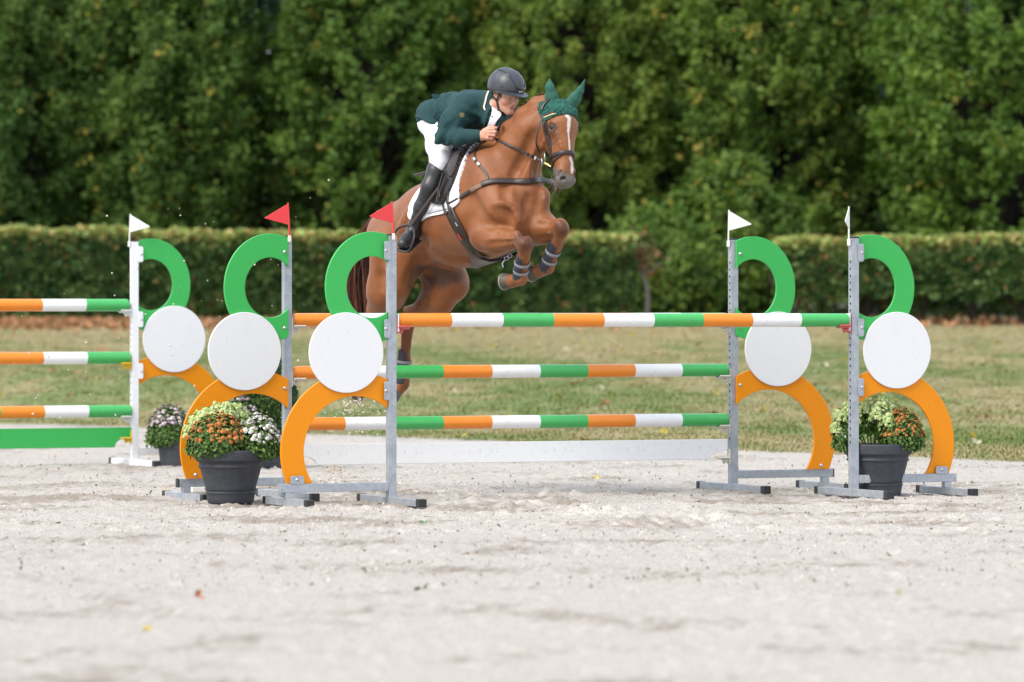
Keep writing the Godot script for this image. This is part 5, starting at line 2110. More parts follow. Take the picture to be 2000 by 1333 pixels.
		for t in [0.36, 0.72]:
			var c := p0.lerp(p1, t)
			var pts := []
			var ns := []
			for i in 24:
				var g := TAU * i / 24.0
				var dd := back * cos(g) + side * sin(g)
				pts.append(c + dd * (l[2] * 0.96 + 0.004 + 0.010 * maxf(0.0, cos(g))))
				ns.append(dd)
			var m2 := Mb.new()
			m2.strap(pts, ns, 0.024, 0.005, true)
			var sp := obj("strap", m2.commit(), band, o)
			for i in range(1, 24, 3):
				m2 = Mb.new()
				var e: Vector3 = pts[i] + ns[i] * 0.003
				m2.strap([e - ax * 0.006 - side * 0.004, e, e - ax * 0.006 + side * 0.004].map(func(q): return q), [ns[i], ns[i], ns[i]], 0.003, 0.002)
				obj("stitch", m2.commit(), marks, sp)


func _on_head(pts: Array, width: float, thick: float) -> Mb:
	var mb := Mb.new()
	for s in [1.0, -1.0]:
		var p := []
		var n := []
		for i in pts.size() - 1:
			for k in 5:
				var q: Array = pts[i]
				var e: Array = pts[i + 1]
				var t := k / 5.0
				var c := hd(lerpf(q[0], e[0], t), lerpf(q[1], e[1], t), 0.0)
				var h := sleek.out(c, skull.r * s, 0.25)
				var g := sleek.grad(h, 0.012)
				p.append(h + g * 0.006)
				n.append(g)
		mb.strap(p, n, width, thick)
	return mb


var face := {}


# on the rider's head: forwards, upwards, to his right, from between the ears at eye level
func hf(f: float, u: float, r := 0.0) -> Vector3:
	return face.c + face.f * f + face.u * u + face.r * r


func skin_paint(p: Vector3, n: Vector3) -> Color:
	var c := Color(0.56, 0.31, 0.22)
	c = c.lerp(Color(0.52, 0.25, 0.18), clampf(0.5 + NOISE.get_noise_3d(p.x * 20.0, p.y * 20.0, p.z * 20.0), 0.0, 1.0) * 0.6)
	for s in spots:
		var ap: Vector3 = p - s[0]
		var q: Vector3 = ap - s[1] * clampf(ap.dot(s[1]) * float(s[2]), 0.0, 1.0)
		var t := 1.0 - smoothstep(float(s[3]), float(s[4]), q.length())
		if t > 0.0:
			c = c.lerp(s[5], t * (s[5] as Color).a)
	c.a = 1.0
	return c


func displace(mb: Mb, by) -> void:
	for i in mb.v.size():
		mb.v[i] += mb.n[i] * float(by.call(mb.v[i]))
	var nn := PackedVector3Array()
	nn.resize(mb.v.size())
	for i in range(0, mb.ix.size(), 3):
		var a := mb.ix[i]
		var b := mb.ix[i + 1]
		var c := mb.ix[i + 2]
		var g := (mb.v[c] - mb.v[a]).cross(mb.v[b] - mb.v[a])
		nn[a] += g
		nn[b] += g
		nn[c] += g
	for i in nn.size():
		mb.n[i] = nn[i].normalized() if nn[i].length_squared() > 0 else Vector3.UP


func both(f: Field, pts: Array, k := 0.04) -> void:
	f.chain(pts, k)
	f.chain(pts.map(func(q): return [mirrored(q[0]), q[1]]), k)


func rider() -> void:
	face.c = at(987.5, 187, 35.10)
	face.f = Vector3(0.646, -0.259, 0.718).normalized()
	face.u = (Vector3(0.17, 0.966, 0.19) - face.f * Vector3(0.17, 0.966, 0.19).dot(face.f)).normalized()
	face.r = (face.u as Vector3).cross(face.f)
	if face.r.x > 0:
		face.r = -face.r
	var o := thing("person")
	tag(o, "rider in dark green jacket and white breeches, crouching forward over the horse's neck", "person")
	# the body, one skin from crown to sole
	var f := Field.new()
	f.cone(mid(858, 232, 35.72, -0.05), 0.065, mid(858, 232, 35.72, 0.05), 0.065, 0.05)
	f.chain([[at(858, 228, 35.74), 0.08], [at(885, 216, 35.58), 0.095], [at(922, 215, 35.42), 0.115], [at(945, 211, 35.3), 0.10]], 0.06)
	f.cone(mid(940, 208, 35.31, -0.14), 0.055, mid(940, 208, 35.31, 0.14), 0.055, 0.06)
	f.chain([[at(945, 205, 35.3), 0.07], [at(965, 207, 35.2), 0.056], [hf(-0.03, -0.07), 0.056]], 0.04)
	both(f, [[at(906, 208, 35.18), 0.06], [at(864, 266, 35.18), 0.042], [at(940, 265, 35.03), 0.028]])
	both(f, [[at(853, 246, 35.62), 0.07], [at(861, 312, 35.3), 0.055], [at(840, 365, 35.25), 0.042], [at(808, 440, 35.37), 0.027], [at(806, 456, 35.38), 0.025], [at(790, 475, 35.26), 0.022]])
	f.cone(hf(-0.025, 0.035), 0.088, hf(0.0, 0.035), 0.088, 0.03, 1.0, face.r, 1.15)
	f.cone(hf(0.03, 0.0), 0.068, hf(0.042, -0.065), 0.050, 0.03)
	for s in [-1.0, 1.0]:
		f.cone(hf(0.0, -0.055, 0.048 * s), 0.026, hf(0.066, -0.102, 0.014 * s), 0.021, 0.03)
		f.ball(hf(0.054, -0.028, 0.042 * s), 0.028, 0.025)
		f.ball(hf(0.098, -0.044, 0.011 * s), 0.0085, 0.008)
		f.ball(hf(-0.012, -0.008, 0.076 * s), 0.031, 0.008, 1.0, face.r, 3.2)
	f.ball(hf(0.077, -0.106), 0.020, 0.02)
	f.cone(hf(0.080, 0.022, -0.034), 0.015, hf(0.080, 0.022, 0.034), 0.015, 0.02)
	f.cone(hf(0.090, 0.004), 0.0085, hf(0.110, -0.034), 0.0115, 0.012)
	f.cone(hf(0.088, -0.064, -0.016), 0.0075, hf(0.088, -0.064, 0.016), 0.0075, 0.008)
	f.cone(hf(0.086, -0.078, -0.014), 0.0085, hf(0.086, -0.078, 0.014), 0.0085, 0.008)
	for s in [-1.0, 1.0]:
		f.ball(hf(0.098, 0.0, 0.032 * s), 0.014, 0.012, -1.0)
		f.ball(hf(-0.006, -0.008, 0.094 * s), 0.016, 0.01, -1.0)
		f.ball(hf(0.104, -0.052, 0.008 * s), 0.0035, 0.005, -1.0)
	f.cone(hf(0.100, -0.071, -0.020), 0.003, hf(0.100, -0.071, 0.020), 0.003, 0.004, -1.0)
	spots = []
	var brown := Color(0.045, 0.022, 0.012, 0.9)
	for s in [-1.0, 1.0]:
		spot(hf(0.10, 0.022, 0.014 * s), hf(0.085, 0.026, 0.048 * s), 0.004, 0.010, brown)
		spot(hf(0.03, 0.03, 0.075 * s), hf(-0.03, 0.01, 0.08 * s), 0.012, 0.022, brown)
		spot(hf(0.03, 0.02, 0.075 * s), hf(0.032, -0.004, 0.075 * s), 0.008, 0.016, brown)
		spot(hf(0.06, -0.045, 0.055 * s), hf(0.06, -0.04, 0.06 * s), 0.01, 0.04, Color(0.55, 0.18, 0.13, 0.4))
		spot(hf(-0.012, -0.008, 0.09 * s), hf(-0.012, -0.01, 0.09 * s), 0.01, 0.035, Color(0.55, 0.17, 0.12, 0.5))
		spot(hf(0.088, -0.006, 0.032 * s), hf(0.088, -0.006, 0.036 * s), 0.009, 0.018, Color(0.40, 0.19, 0.14, 0.4))
	spot(hf(0.11, -0.036), hf(0.11, -0.036), 0.006, 0.02, Color(0.56, 0.2, 0.15, 0.5))
	spot(hf(0.092, -0.071, -0.018), hf(0.092, -0.071, 0.018), 0.008, 0.013, Color(0.42, 0.13, 0.10, 0.8))
	spot(hf(0.097, -0.071, -0.015), hf(0.097, -0.071, 0.015), 0.001, 0.0035, Color(0.10, 0.03, 0.03, 0.9))
	spot(hf(-0.09, -0.0, -0.05), hf(-0.09, -0.0, 0.05), 0.04, 0.06, brown)
	var skin := mat("skin", Color.WHITE, 0.5)
	skin.vertex_color_use_as_albedo = true
	skin.subsurf_scatter_enabled = true
	skin.subsurf_scatter_strength = 0.12
	var cut := Plane(face.u, hf(0, -0.125))
	var mb := f.mesh(0.014, Plane(cut.normal, cut.d + 0.010), skin_paint)
	f.mesh(0.0036, Plane(-cut.normal, -cut.d), skin_paint, mb, face.c - Vector3.ONE * 0.2, face.c + Vector3.ONE * 0.2)
	# hands, closed on the reins
	var h := Field.new()
	var fingers := [
		[[939, 265, 35.03, 0.029], [953, 258, 34.97, 0.028]], [[942, 268, 35.02, 0.026], [953, 268, 34.97, 0.024]], [[930, 266, 35.05, 0.030], [940, 265, 35.03, 0.028]],
		[[955, 253, 34.945, 0.0125], [965, 252, 34.935, 0.0105], [969, 257, 34.975, 0.0095], [964, 259, 35.0, 0.0085]],
		[[956, 259, 34.935, 0.0125], [967, 258.5, 34.93, 0.0110], [969, 263, 34.98, 0.0100], [963, 265, 35.0, 0.009]],
		[[955, 264.5, 34.935, 0.0120], [965, 265, 34.932, 0.0105], [966, 269, 34.98, 0.0095], [960, 270, 35.0, 0.0085]],
		[[953, 270, 34.945, 0.0110], [961, 271, 34.945, 0.0092], [962, 274.5, 34.985, 0.0082], [957, 274, 35.0, 0.0075]],
		[[945, 256, 34.99, 0.0165], [955, 249.5, 34.985, 0.0125], [963, 248.5, 34.975, 0.0110], [970, 250, 34.97, 0.0085]]]
	for i in fingers.size():
		both(h, fingers[i].map(func(q): return [at(q[0], q[1], q[2]), q[3]]), 0.022 if i < 3 else 0.006)
	spots = []
	for q in [[956, 255, 34.93], [957, 260, 34.925], [956, 265, 34.925], [954, 270, 34.935]]:
		spot(at(q[0], q[1], q[2]), at(q[0] + 1, q[1], q[2]), 0.004, 0.014, Color(0.55, 0.2, 0.14, 0.5))
	h.mesh(0.0036, null, skin_paint, mb)
	obj("body", mb.commit(), skin, o)
	var white := mat("eye_white", Color(0.62, 0.58, 0.55), 0.2)
	var iris := mat("iris", Color(0.05, 0.07, 0.05), 0.1)
	for s in [-1.0, 1.0]:
		mb = Mb.new()
		mb.ball(hf(0.0765, -0.001, 0.032 * s), Basis.from_scale(Vector3.ONE * 0.0122), 9, 12)
		var e := obj("eye", mb.commit(), white, o)
		mb = Mb.new()
		var look: Vector3 = (face.f + face.r * -0.1).normalized()
		mb.ball(hf(0.0765, -0.001, 0.032 * s) + look * 0.0075, Basis.from_scale(Vector3.ONE * 0.0064), 8, 12)
		obj("iris", mb.commit(), iris, e)
	# jacket
	var j := Field.new()
	j.cone(at(858, 224, 35.74), 0.115, at(884, 217, 35.58), 0.118, 0.06)
	j.cone(mid(860, 226, 35.72, -0.09), 0.105, mid(860, 226, 35.72, 0.09), 0.105, 0.06)
	j.cone(mid(884, 217, 35.58, -0.05), 0.112, mid(884, 217, 35.58, 0.05), 0.112, 0.06)
	j.cone(at(884, 217, 35.58), 0.118, at(922, 217, 35.42), 0.135, 0.06)
	j.cone(mid(922, 216, 35.42, -0.07), 0.125, mid(922, 216, 35.42, 0.07), 0.125, 0.06)
	j.cone(at(922, 216, 35.42), 0.135, at(950, 218, 35.27), 0.105, 0.05)
	j.cone(mid(940, 208, 35.32, -0.15), 0.072, mid(940, 208, 35.32, 0.15), 0.072, 0.06)
	j.cone(at(940, 202, 35.33), 0.085, at(963, 196, 35.24), 0.065, 0.05)
	j.cone(at(955, 225, 35.22), 0.08, at(972, 236, 35.12), 0.06, 0.05)
	j.cone(at(972, 240, 35.13), 0.055, at(988, 238, 35.22), 0.05, 0.05)
	both(j, [[at(909, 209, 35.20), 0.080], [at(886, 238, 35.17), 0.070], [at(865, 267, 35.17), 0.058]], 0.10)
	both(j, [[at(864, 267, 35.17), 0.060], [at(895, 269, 35.10), 0.058], [at(922, 266, 35.05), 0.045], [at(934, 265, 35.03), 0.042]], 0.03)
	mb = j.mesh(0.0085)
	var elbow := at(864, 267, 35.17)
	displace(mb, func(p: Vector3) -> float:
		var w := 0.007 * NOISE.get_noise_3d(p.x * 9.0 + p.y * 5.0, p.y * 7.0 - p.x * 5.0, p.z * 6.0)
		var dd := p.distance_to(elbow)
		w += 0.012 * exp(-pow(dd / 0.13, 2.0)) * sin((p.x * 0.9 - p.y * 0.6) * 80.0 + 3.5 * NOISE.get_noise_3d(p.x * 5.0, p.y * 5.0, p.z * 5.0))
		var pit := p.distance_to(at(922, 232, 35.2))
		w += 0.011 * exp(-pow(pit / 0.12, 2.0)) * sin((p.x * 0.5 + p.y * 1.0) * 80.0 + 2.0 * NOISE.get_noise_3d(p.x * 6.0, p.y * 4.0, p.z * 5.0))
		var waist := p.distance_to(at(872, 215, 35.5))
		w += 0.011 * exp(-pow(waist / 0.14, 2.0)) * sin((p.x * 1.0 + p.y * 0.15) * 75.0 + 3.0 * NOISE.get_noise_3d(p.x * 4.0, p.y * 6.0, p.z * 5.0))
		return w)
	var wool := mat("green_jacket", Color(0.0175, 0.052, 0.056), 0.8)
	wool.rim_enabled = true
	wool.metallic_specular = 0.3
	wool.rim = 0.15
	wool.rim_tint = 0.5
	wool.uv1_triplanar = true
	wool.uv1_scale = Vector3.ONE * 5.0
	bumpy(wool, M.rough_h, 0.04)
	var coat_o := obj("jacket", mb.commit(), wool, o)
	var sk := Field.new()
	sk.cone(mid(868, 224, 35.66, -0.08), 0.108, mid(868, 224, 35.66, 0.08), 0.108, 0.05)
	sk.cone(mid(857, 228, 35.74, -0.06), 0.105, mid(857, 228, 35.74, 0.06), 0.105, 0.05)
	sk.cone(mid(858, 250, 35.70, -0.07), 0.118, mid(858, 250, 35.70, 0.07), 0.118, 0.05)
	sk.cone(mid(862, 262, 35.60, 0.07), 0.118, mid(857, 240, 35.72, 0.07), 0.112, 0.05)
	sk.cuts = [Plane(Vector3(-0.40, -0.90, 0.0).normalized(), at(838, 241, 35.6)), Plane(Vector3(0.9, 0.3, 0.5).normalized(), at(884, 226, 35.5))]
	mb = sk.mesh(0.0085)
	displace(mb, func(p: Vector3) -> float:
		return 0.006 * NOISE.get_noise_3d(p.x * 7.0, p.y * 5.0, p.z * 7.0) + 0.003 * sin(p.x * 60.0 + p.y * 35.0))
	obj("coat_skirt", mb.commit(), wool, coat_o)
	var big := j
	obj("flap", pad(big, poly([[848, 222], [856, 222], [866, 226], [872, 238], [866, 250], [855, 247], [850, 236]]), 0.006, 2.5, false).commit(), wool, coat_o)
	obj("lapel", pad(big, poly([[957, 180], [962, 184], [961, 196], [960, 210], [955, 226], [950, 246], [944, 240], [942, 224], [948, 219], [945, 212], [950, 196]]), 0.020, 2.0, false).commit(), wool, coat_o)
	var piping := mat("white_piping", Color(0.72, 0.72, 0.76), 0.7)
	var amber := mat("amber_piping", Color(0.55, 0.27, 0.05), 0.7)
	for q in [[piping, 0.0, 0.010], [amber, -1.6, 0.005]]:
		var s := path_on(big, smooth_px([[956.5 + q[1], 183], [951.5 + q[1], 194], [947.5 + q[1], 204], [946 + q[1], 212], [950 + q[1] * 0.5, 218]]), 0.024)
		mb = Mb.new()
		mb.strap(s[0], s[1], q[2], 0.004)
		obj("piping", mb.commit(), q[0], coat_o)
	mb = Mb.new()
	for q in [[0, 0, 4.0], [-1.2, -1.2, 1.8], [1.3, -1.0, 1.8], [0, 1.4, 1.8]]:
		var ring := []
		for i in 13:
			ring.append([902 + q[0] + cos(TAU * i / 12.0) * q[2], 225 + q[1] + sin(TAU * i / 12.0) * q[2]])
		var s := path_on(big, ring, 0.003)
		mb.tube(s[0], s[0].map(func(_q): return 0.0016), 5)
	obj("badge", mb.commit(), mat("gold_thread", Color(0.30, 0.23, 0.07), 0.5), coat_o)
	mb = Mb.new()
	for i in 7:
		var s := path_on(big, [[917 + i * 1.9, 241.5 + i * 1.25], [918 + i * 1.9, 243.2 + i * 1.25]], 0.003)
		if s[0].size() == 2:
			mb.tube(s[0], [0.0013, 0.0013], 4)
	obj("pocket_lettering", mb.commit(), M.gold_thread, coat_o)
	mb = Mb.new()
	mb.plate(poly([[0, 0], [-0.045, 0.028], [-0.105, 0.050], [-0.098, 0.018], [-0.072, -0.012], [-0.03, -0.02]]), Transform3D(Basis(Vector3(0.94, 0.18, 0.28).normalized(), Vector3(-0.15, 0.98, 0.1).normalized(), Vector3(-0.28, -0.1, 0.95).normalized()), at(872, 192, 35.52)), 0.008, 0.002)
	obj("coat_tail", mb.commit(), wool, coat_o)
	# shirt, collar and stock
	var linen := mat("white_shirt", Color(0.62, 0.61, 0.67), 0.8)
	var sh := obj("shirt", pad(big, poly([[964, 194], [968, 203], [972, 213], [977, 222], [978, 227], [971, 236], [963, 247], [953, 249], [957, 238], [961, 224], [963, 206]]), 0.010, 2.0, false).commit(), linen, o)
	var col := Field.new()
	col.cone(at(963, 208, 35.23), 0.062, at(968, 204, 35.18), 0.057, 0.02)
	col.cone(at(967, 213, 35.17), 0.045, at(973, 222, 35.12), 0.028, 0.03)
	col.cuts = [Plane((face.u as Vector3) + Vector3(0.2, 0, 0), at(966, 201, 35.17))]
	obj("collar", col.mesh(0.006).commit(), linen, sh)
	var stock := Field.new()
	stock.cone(at(974, 225, 35.07), 0.016, at(966, 240, 35.07), 0.022, 0.02, 1.0, Vector3(0.3, 0, 1), 1.3)
	obj("stock_tie", stock.mesh(0.006).commit(), mat("cream_stock", Color(0.66, 0.66, 0.66), 0.8), sh)
	for q in [[960.5, 226], [963, 229.5]]:
		var s := path_on(big, [[q[0], q[1]], [q[0] + 1, q[1]]], 0.014)
		mb = Mb.new()
		mb.ball(s[0][0], Basis.from_scale(Vector3.ONE * 0.0055), 5, 8)
		obj("button", mb.commit(), M.black_plastic, sh)
	# breeches
	var b := Field.new()
	b.cone(mid(852, 241, 35.72, -0.06), 0.088, mid(852, 241, 35.72, 0.06), 0.088, 0.06)
	both(b, [[at(853, 245, 35.62), 0.108], [at(858, 285, 35.42), 0.088], [at(861, 314, 35.30), 0.070], [at(856, 338, 35.28), 0.056]], 0.06)
	b.cuts = [Plane(Vector3(0.40, 0.90, 0.0).normalized(), at(838, 222, 35.6))]
	mb = b.mesh(0.010)
	displace(mb, func(p: Vector3) -> float:
		return 0.003 * NOISE.get_noise_3d(p.x * 8.0, p.y * 14.0, p.z * 8.0) + 0.0025 * exp(-pow(p.distance_to(at(850, 300, 35.25)) / 0.09, 2.0)) * sin(p.y * 160.0))
	obj("breeches", mb.commit(), mat("white_breeches", Color(0.77, 0.755, 0.80), 0.75), o)
	# boots
	var gloss := mat("black_boot", Color(0.020, 0.021, 0.024), 0.4)
	gloss.clearcoat_enabled = true
	gloss.clearcoat = 0.1
	gloss.clearcoat_roughness = 0.25
	gloss.uv1_triplanar = true
	gloss.uv1_scale = Vector3.ONE * 4.0
	bumpy(gloss, M.rough_h, 0.1)
	var leg := [[at(857, 318, 35.28), 0.070], [at(852, 335, 35.26), 0.066], [at(840, 365, 35.24), 0.061], [at(823, 405, 35.29), 0.052], [at(809, 440, 35.37), 0.039], [at(806, 452, 35.38), 0.041]]
	for side in 2:
		var bt := Field.new()
		bt.chain(leg, 0.03)
		bt.cone(at(812, 461, 35.40), 0.034, at(806, 455, 35.38), 0.038, 0.03)
		bt.chain([[at(806, 454, 35.37), 0.043], [at(795, 469, 35.30), 0.046], [at(787, 477, 35.24), 0.042]], 0.03)
		bt.cuts = [Plane(Vector3(0.12, 0.85, 0.1).normalized() + Vector3(-0.45, 0, 0) * -1.0, at(853, 326, 35.26))]
		mb = bt.mesh(0.008)
		displace(mb, func(p: Vector3) -> float:
			return 0.0035 * exp(-pow(p.distance_to(at(812, 432, 35.22)) / 0.10, 2.0)) * sin(p.y * 130.0 + p.x * 40.0) + 0.0008 * NOISE.get_noise_3d(p.x * 8.0, p.y * 8.0, p.z * 8.0))
		if side:
			for i in mb.v.size():
				mb.v[i] = mirrored(mb.v[i])
				mb.n[i] = mb.n[i] - RIGHT * (2.0 * mb.n[i].dot(RIGHT))
			for i in range(0, mb.ix.size(), 3):
				var t := mb.ix[i]
				mb.ix[i] = mb.ix[i + 1]
				mb.ix[i + 1] = t
		var bo := obj("boot", mb.commit(), gloss, o)
		var sole := Mb.new()
		var pts := [at(815, 468, 35.40), at(803, 478, 35.34), at(790, 490, 35.24), at(783, 488, 35.21)]
		if side:
			pts = pts.map(func(q): return mirrored(q))
		sole.strap(smooth3(pts, 3), range(10).map(func(_i): return Vector3(-0.45, -0.85, 0.2)), 0.075, 0.014)
		obj("sole", sole.commit(), M.black_plastic, bo)
	# helmet
	var he := Field.new()
	he.cone(hf(-0.022, 0.066), 0.133, hf(0.006, 0.066), 0.130, 0.02, 1.0, face.r, 1.09)
	he.cuts = [Plane((-(face.u as Vector3) + (face.f as Vector3) * 0.15).normalized(), hf(0.0, 0.034))]
	var matte := mat("helmet_shell", Color(0.043, 0.047, 0.058), 0.42)
	var hm := obj("helmet", he.mesh(0.005).commit(), matte, o)
	mb = Mb.new()
	for layer in 2:
		var k0 := mb.v.size()
		for i in 29:
			var az := lerpf(-1.45, 1.45, i / 28.0)
			for k in 6:
				var t := k / 5.0
				var ext := 0.072 * pow(maxf(0.0, cos(az)), 0.55)
				var p := hf((0.118 + ext * t) * cos(az), 0.056 - 0.024 * t - 0.006 * (1.0 - cos(az)) + 0.010 * t * sin(absf(az)) - (0.007 if layer else 0.0), (0.114 + ext * t * 0.45) * sin(az))
				mb.vert(p, face.u * (-1.0 if layer else 1.0) + face.f * 0.3 * t)
		for i in 28:
			for k in 5:
				var a := k0 + i * 6 + k
				mb.quad(a, a + 1, a + 7, a + 6)
	for i in 28:
		var a := i * 6 + 5
		mb.face([mb.v[a], mb.v[a + 6], mb.v[a + 6 + 174], mb.v[a + 174]], ((mb.v[a] - face.c) as Vector3).normalized())
	obj("visor", mb.commit(), matte, hm)
	var shine := mat("helmet_gloss", Color(0.03, 0.034, 0.045), 0.12)
	for q in [[[[974, 136], [981, 137.5], [989, 142], [997.6, 150.8], [1005, 161.4], [1009.5, 171]], 0.018], [[[1009, 171], [1014, 173.5], [1020, 174.5], [1026, 173.5]], 0.020], [[[1024.5, 171], [1025, 163], [1023, 154]], 0.012]]:
		var s := path_on(he, smooth_px(q[0]), 0.002)
		if s[0].size() < 3:
			continue
		mb = Mb.new()
		mb.strap(s[0], s[1], q[1], 0.006)
		obj("vent_strip", mb.commit(), shine, hm)
	var s0 := path_on(he, [[980, 169.5], [981, 169.5]], 0.001)
	mb = Mb.new()
	mb.ball(s0[0][0], Basis.from_scale(Vector3.ONE * 0.006), 6, 9)
	obj("rivet", mb.commit(), M.black_plastic, hm)
	var tm := TextMesh.new()
	var font := SystemFont.new()
	font.font_names = PackedStringArray(["Droid Sans"])
	font.font_weight = 700
	tm.font = font
	tm.text = "uvex"
	tm.font_size = 32
	tm.pixel_size = 0.00052
	tm.depth = 0.003
	var tp := path_on(he, [[1016.5, 179.6], [1017.5, 179.9]], 0.003)
	var tn: Vector3 = tp[1][0]
	var tx: Vector3 = ((face.r as Vector3) * -1.0)
	tx = (tx - tn * tx.dot(tn)).normalized()
	obj("lettering", tm, M.white_plastic, hm, Transform3D(Basis(tx, tn.cross(tx), tn), tp[0][0]))
	# harness
	var web := mat("black_webbing", Color(0.014, 0.015, 0.018), 0.6)
	for q in [[[[957.5, 178], [961, 184], [965.5, 190], [970.5, 197]], 0.014], [[[977.5, 178], [974.5, 186], [972, 192], [970.5, 197]], 0.012], [[[970.5, 197], [972.5, 204], [973.8, 210], [974.5, 215]], 0.015], [[[974, 214], [977.5, 219], [983, 223.5], [989, 227]], 0.024]]:
		var s := path_on(f, smooth_px(q[0]), 0.005)
		mb = Mb.new()
		if s[0].size() > 2:
			mb.strap(s[0], s[1], q[1], 0.006 if q[1] < 0.02 else 0.012)
			obj("chin_strap", mb.commit(), web, hm)
	var und := []
	var side_p := path_on(f, [[985, 225], [986, 225.5]], 0.008)
	mb = Mb.new()
	und = smooth3([hf(0.045, -0.118, 0.045), hf(0.052, -0.128, 0.0), hf(0.045, -0.118, -0.045), hf(0.02, -0.07, -0.068), hf(0.0, 0.0, -0.085)], 4)
	mb.strap(und, und.map(func(q): return (q - hf(0.0, -0.04)).normalized()), 0.02, 0.010)
	obj("chin_strap", mb.commit(), web, hm)
	# whip
	var wp := thing("riding_whip")
	tag(wp, "short brown whip handle sticking out behind the rider's boot top", "whip")
	mb = Mb.new()
	mb.tube([at(809, 343, 35.3), at(811, 342.6, 35.3), at(830, 338, 35.36), at(850, 330, 35.42)], [0.006, 0.010, 0.009, 0.007], 10)
	obj("handle", mb.commit(), mat("whip_grip", Color(0.10, 0.065, 0.07), 0.5), wp)




func flower_mesh(petals: int, rows: int, heart: Color) -> ArrayMesh:
	var mb := Mb.new()
	for k in rows:
		var rad := 1.0 - 0.32 * k
		var lift := 0.10 + 0.24 * k
		for i in petals:
			var g := TAU * (i + 0.5 * k) / petals
			var d := Vector3(cos(g), 0, sin(g))
			var s := Vector3(-sin(g), 0, cos(g)) * (2.4 / petals)
			var t := 1.0 - 0.10 * ((i + k) % 3)
			mb.col = Color(t, t, t)
			var up := Vector3.UP
			mb.face([up * (0.05 + 0.1 * k), d * rad * 0.6 - s + up * lift * 0.8, d * rad + up * lift, d * rad * 0.6 + s + up * lift * 0.8], (up + d * 0.5).normalized())
	mb.col = heart
	mb.ball(Vector3(0, 0.30, 0), Basis.from_scale(Vector3(0.26, 0.16, 0.26)), 4, 7)
	return mb.commit()


func chrysanthemum(c: Vector3, rx: float, h: float, colours: Array, count: int, size: float, label: String, seed_: int, leaves := 1500, bias := 0.0) -> void:
	var r := RandomNumberGenerator.new()
	r.seed = seed_
	var o := thing("chrysanthemum", Transform3D(Basis(), c))
	tag(o, label, "flowers", "potted chrysanthemums")
	var mb := Mb.new()
	for i in 26:
		var g := r.randf() * TAU
		var q := sqrt(r.randf()) * rx * 0.8
		limb(mb, Vector3(r.randfn(0, 0.02), -0.03, r.randfn(0, 0.02)), Vector3(cos(g) * q, h * r.randf_range(0.5, 0.85), sin(g) * q), 0.004, 0.002, Vector3(0, 0.02, 0), 4)
	obj("stems", mb.commit(), M.stem, o).set_meta("kind", "stuff")
	var places := []
	var cols := []
	for i in leaves:
		var u := Vector3(r.randfn(0, 1), r.randfn(0, 1), r.randfn(0, 1)).normalized()
		u.y = absf(u.y) if r.randf() < 0.82 else -absf(u.y) * 0.22
		var k := 1.0 - 0.35 * r.randf() * r.randf() + 0.06 * NOISE.get_noise_3d(u.x * 3.0, u.y * 3.0, u.z * 3.0 + seed_)
		var p := Vector3(u.x * rx, u.y * h, u.z * rx) * k
		var n := (u + Vector3(r.randfn(0, 0.5), 0.25 + r.randfn(0, 0.4), r.randfn(0, 0.5))).normalized()
		var sx := n.cross(Vector3(r.randfn(0, 1), r.randfn(0, 1), r.randfn(0, 1))).normalized()
		var sc := r.randf_range(0.7, 1.3)
		places.append(Transform3D(Basis(sx * sc, n * sc, sx.cross(n) * sc), p))
		cols.append(Color(0.045, 0.105, 0.030).lerp(Color(0.14, 0.23, 0.065), r.randf()))
	many("foliage", M.mum_leaf, M.plant_leaf, places, cols, o)
	places = []
	cols = []
	for i in count:
		var u := Vector3(r.randfn(0, 1), 0, r.randfn(0, 1)).normalized()
		var y := r.randf_range(0.22 + bias, 1.0)
		u = Vector3(u.x * sqrt(1 - y * y), y, u.z * sqrt(1 - y * y))
		var k := r.randf_range(0.97, 1.10)
		var p := Vector3(u.x * rx, u.y * h, u.z * rx) * k
		var n := (u * Vector3(1, 1.2, 1) + Vector3(r.randfn(0, 0.22), 0.2, r.randfn(0, 0.22))).normalized()
		var sx := n.cross(Vector3(r.randfn(0, 1), r.randfn(0, 1), r.randfn(0, 1))).normalized()
		var bud := r.randf() < 0.3
		var sc := size * (r.randf_range(0.35, 0.55) if bud else r.randf_range(0.8, 1.2))
		places.append(Transform3D(Basis(sx * sc, n * sc, sx.cross(n) * sc), p))
		cols.append((colours[1] if bud else colours[0].lerp(colours[2], r.randf())))
	many("blossoms", M.blossom, M.petal, places, cols, o)


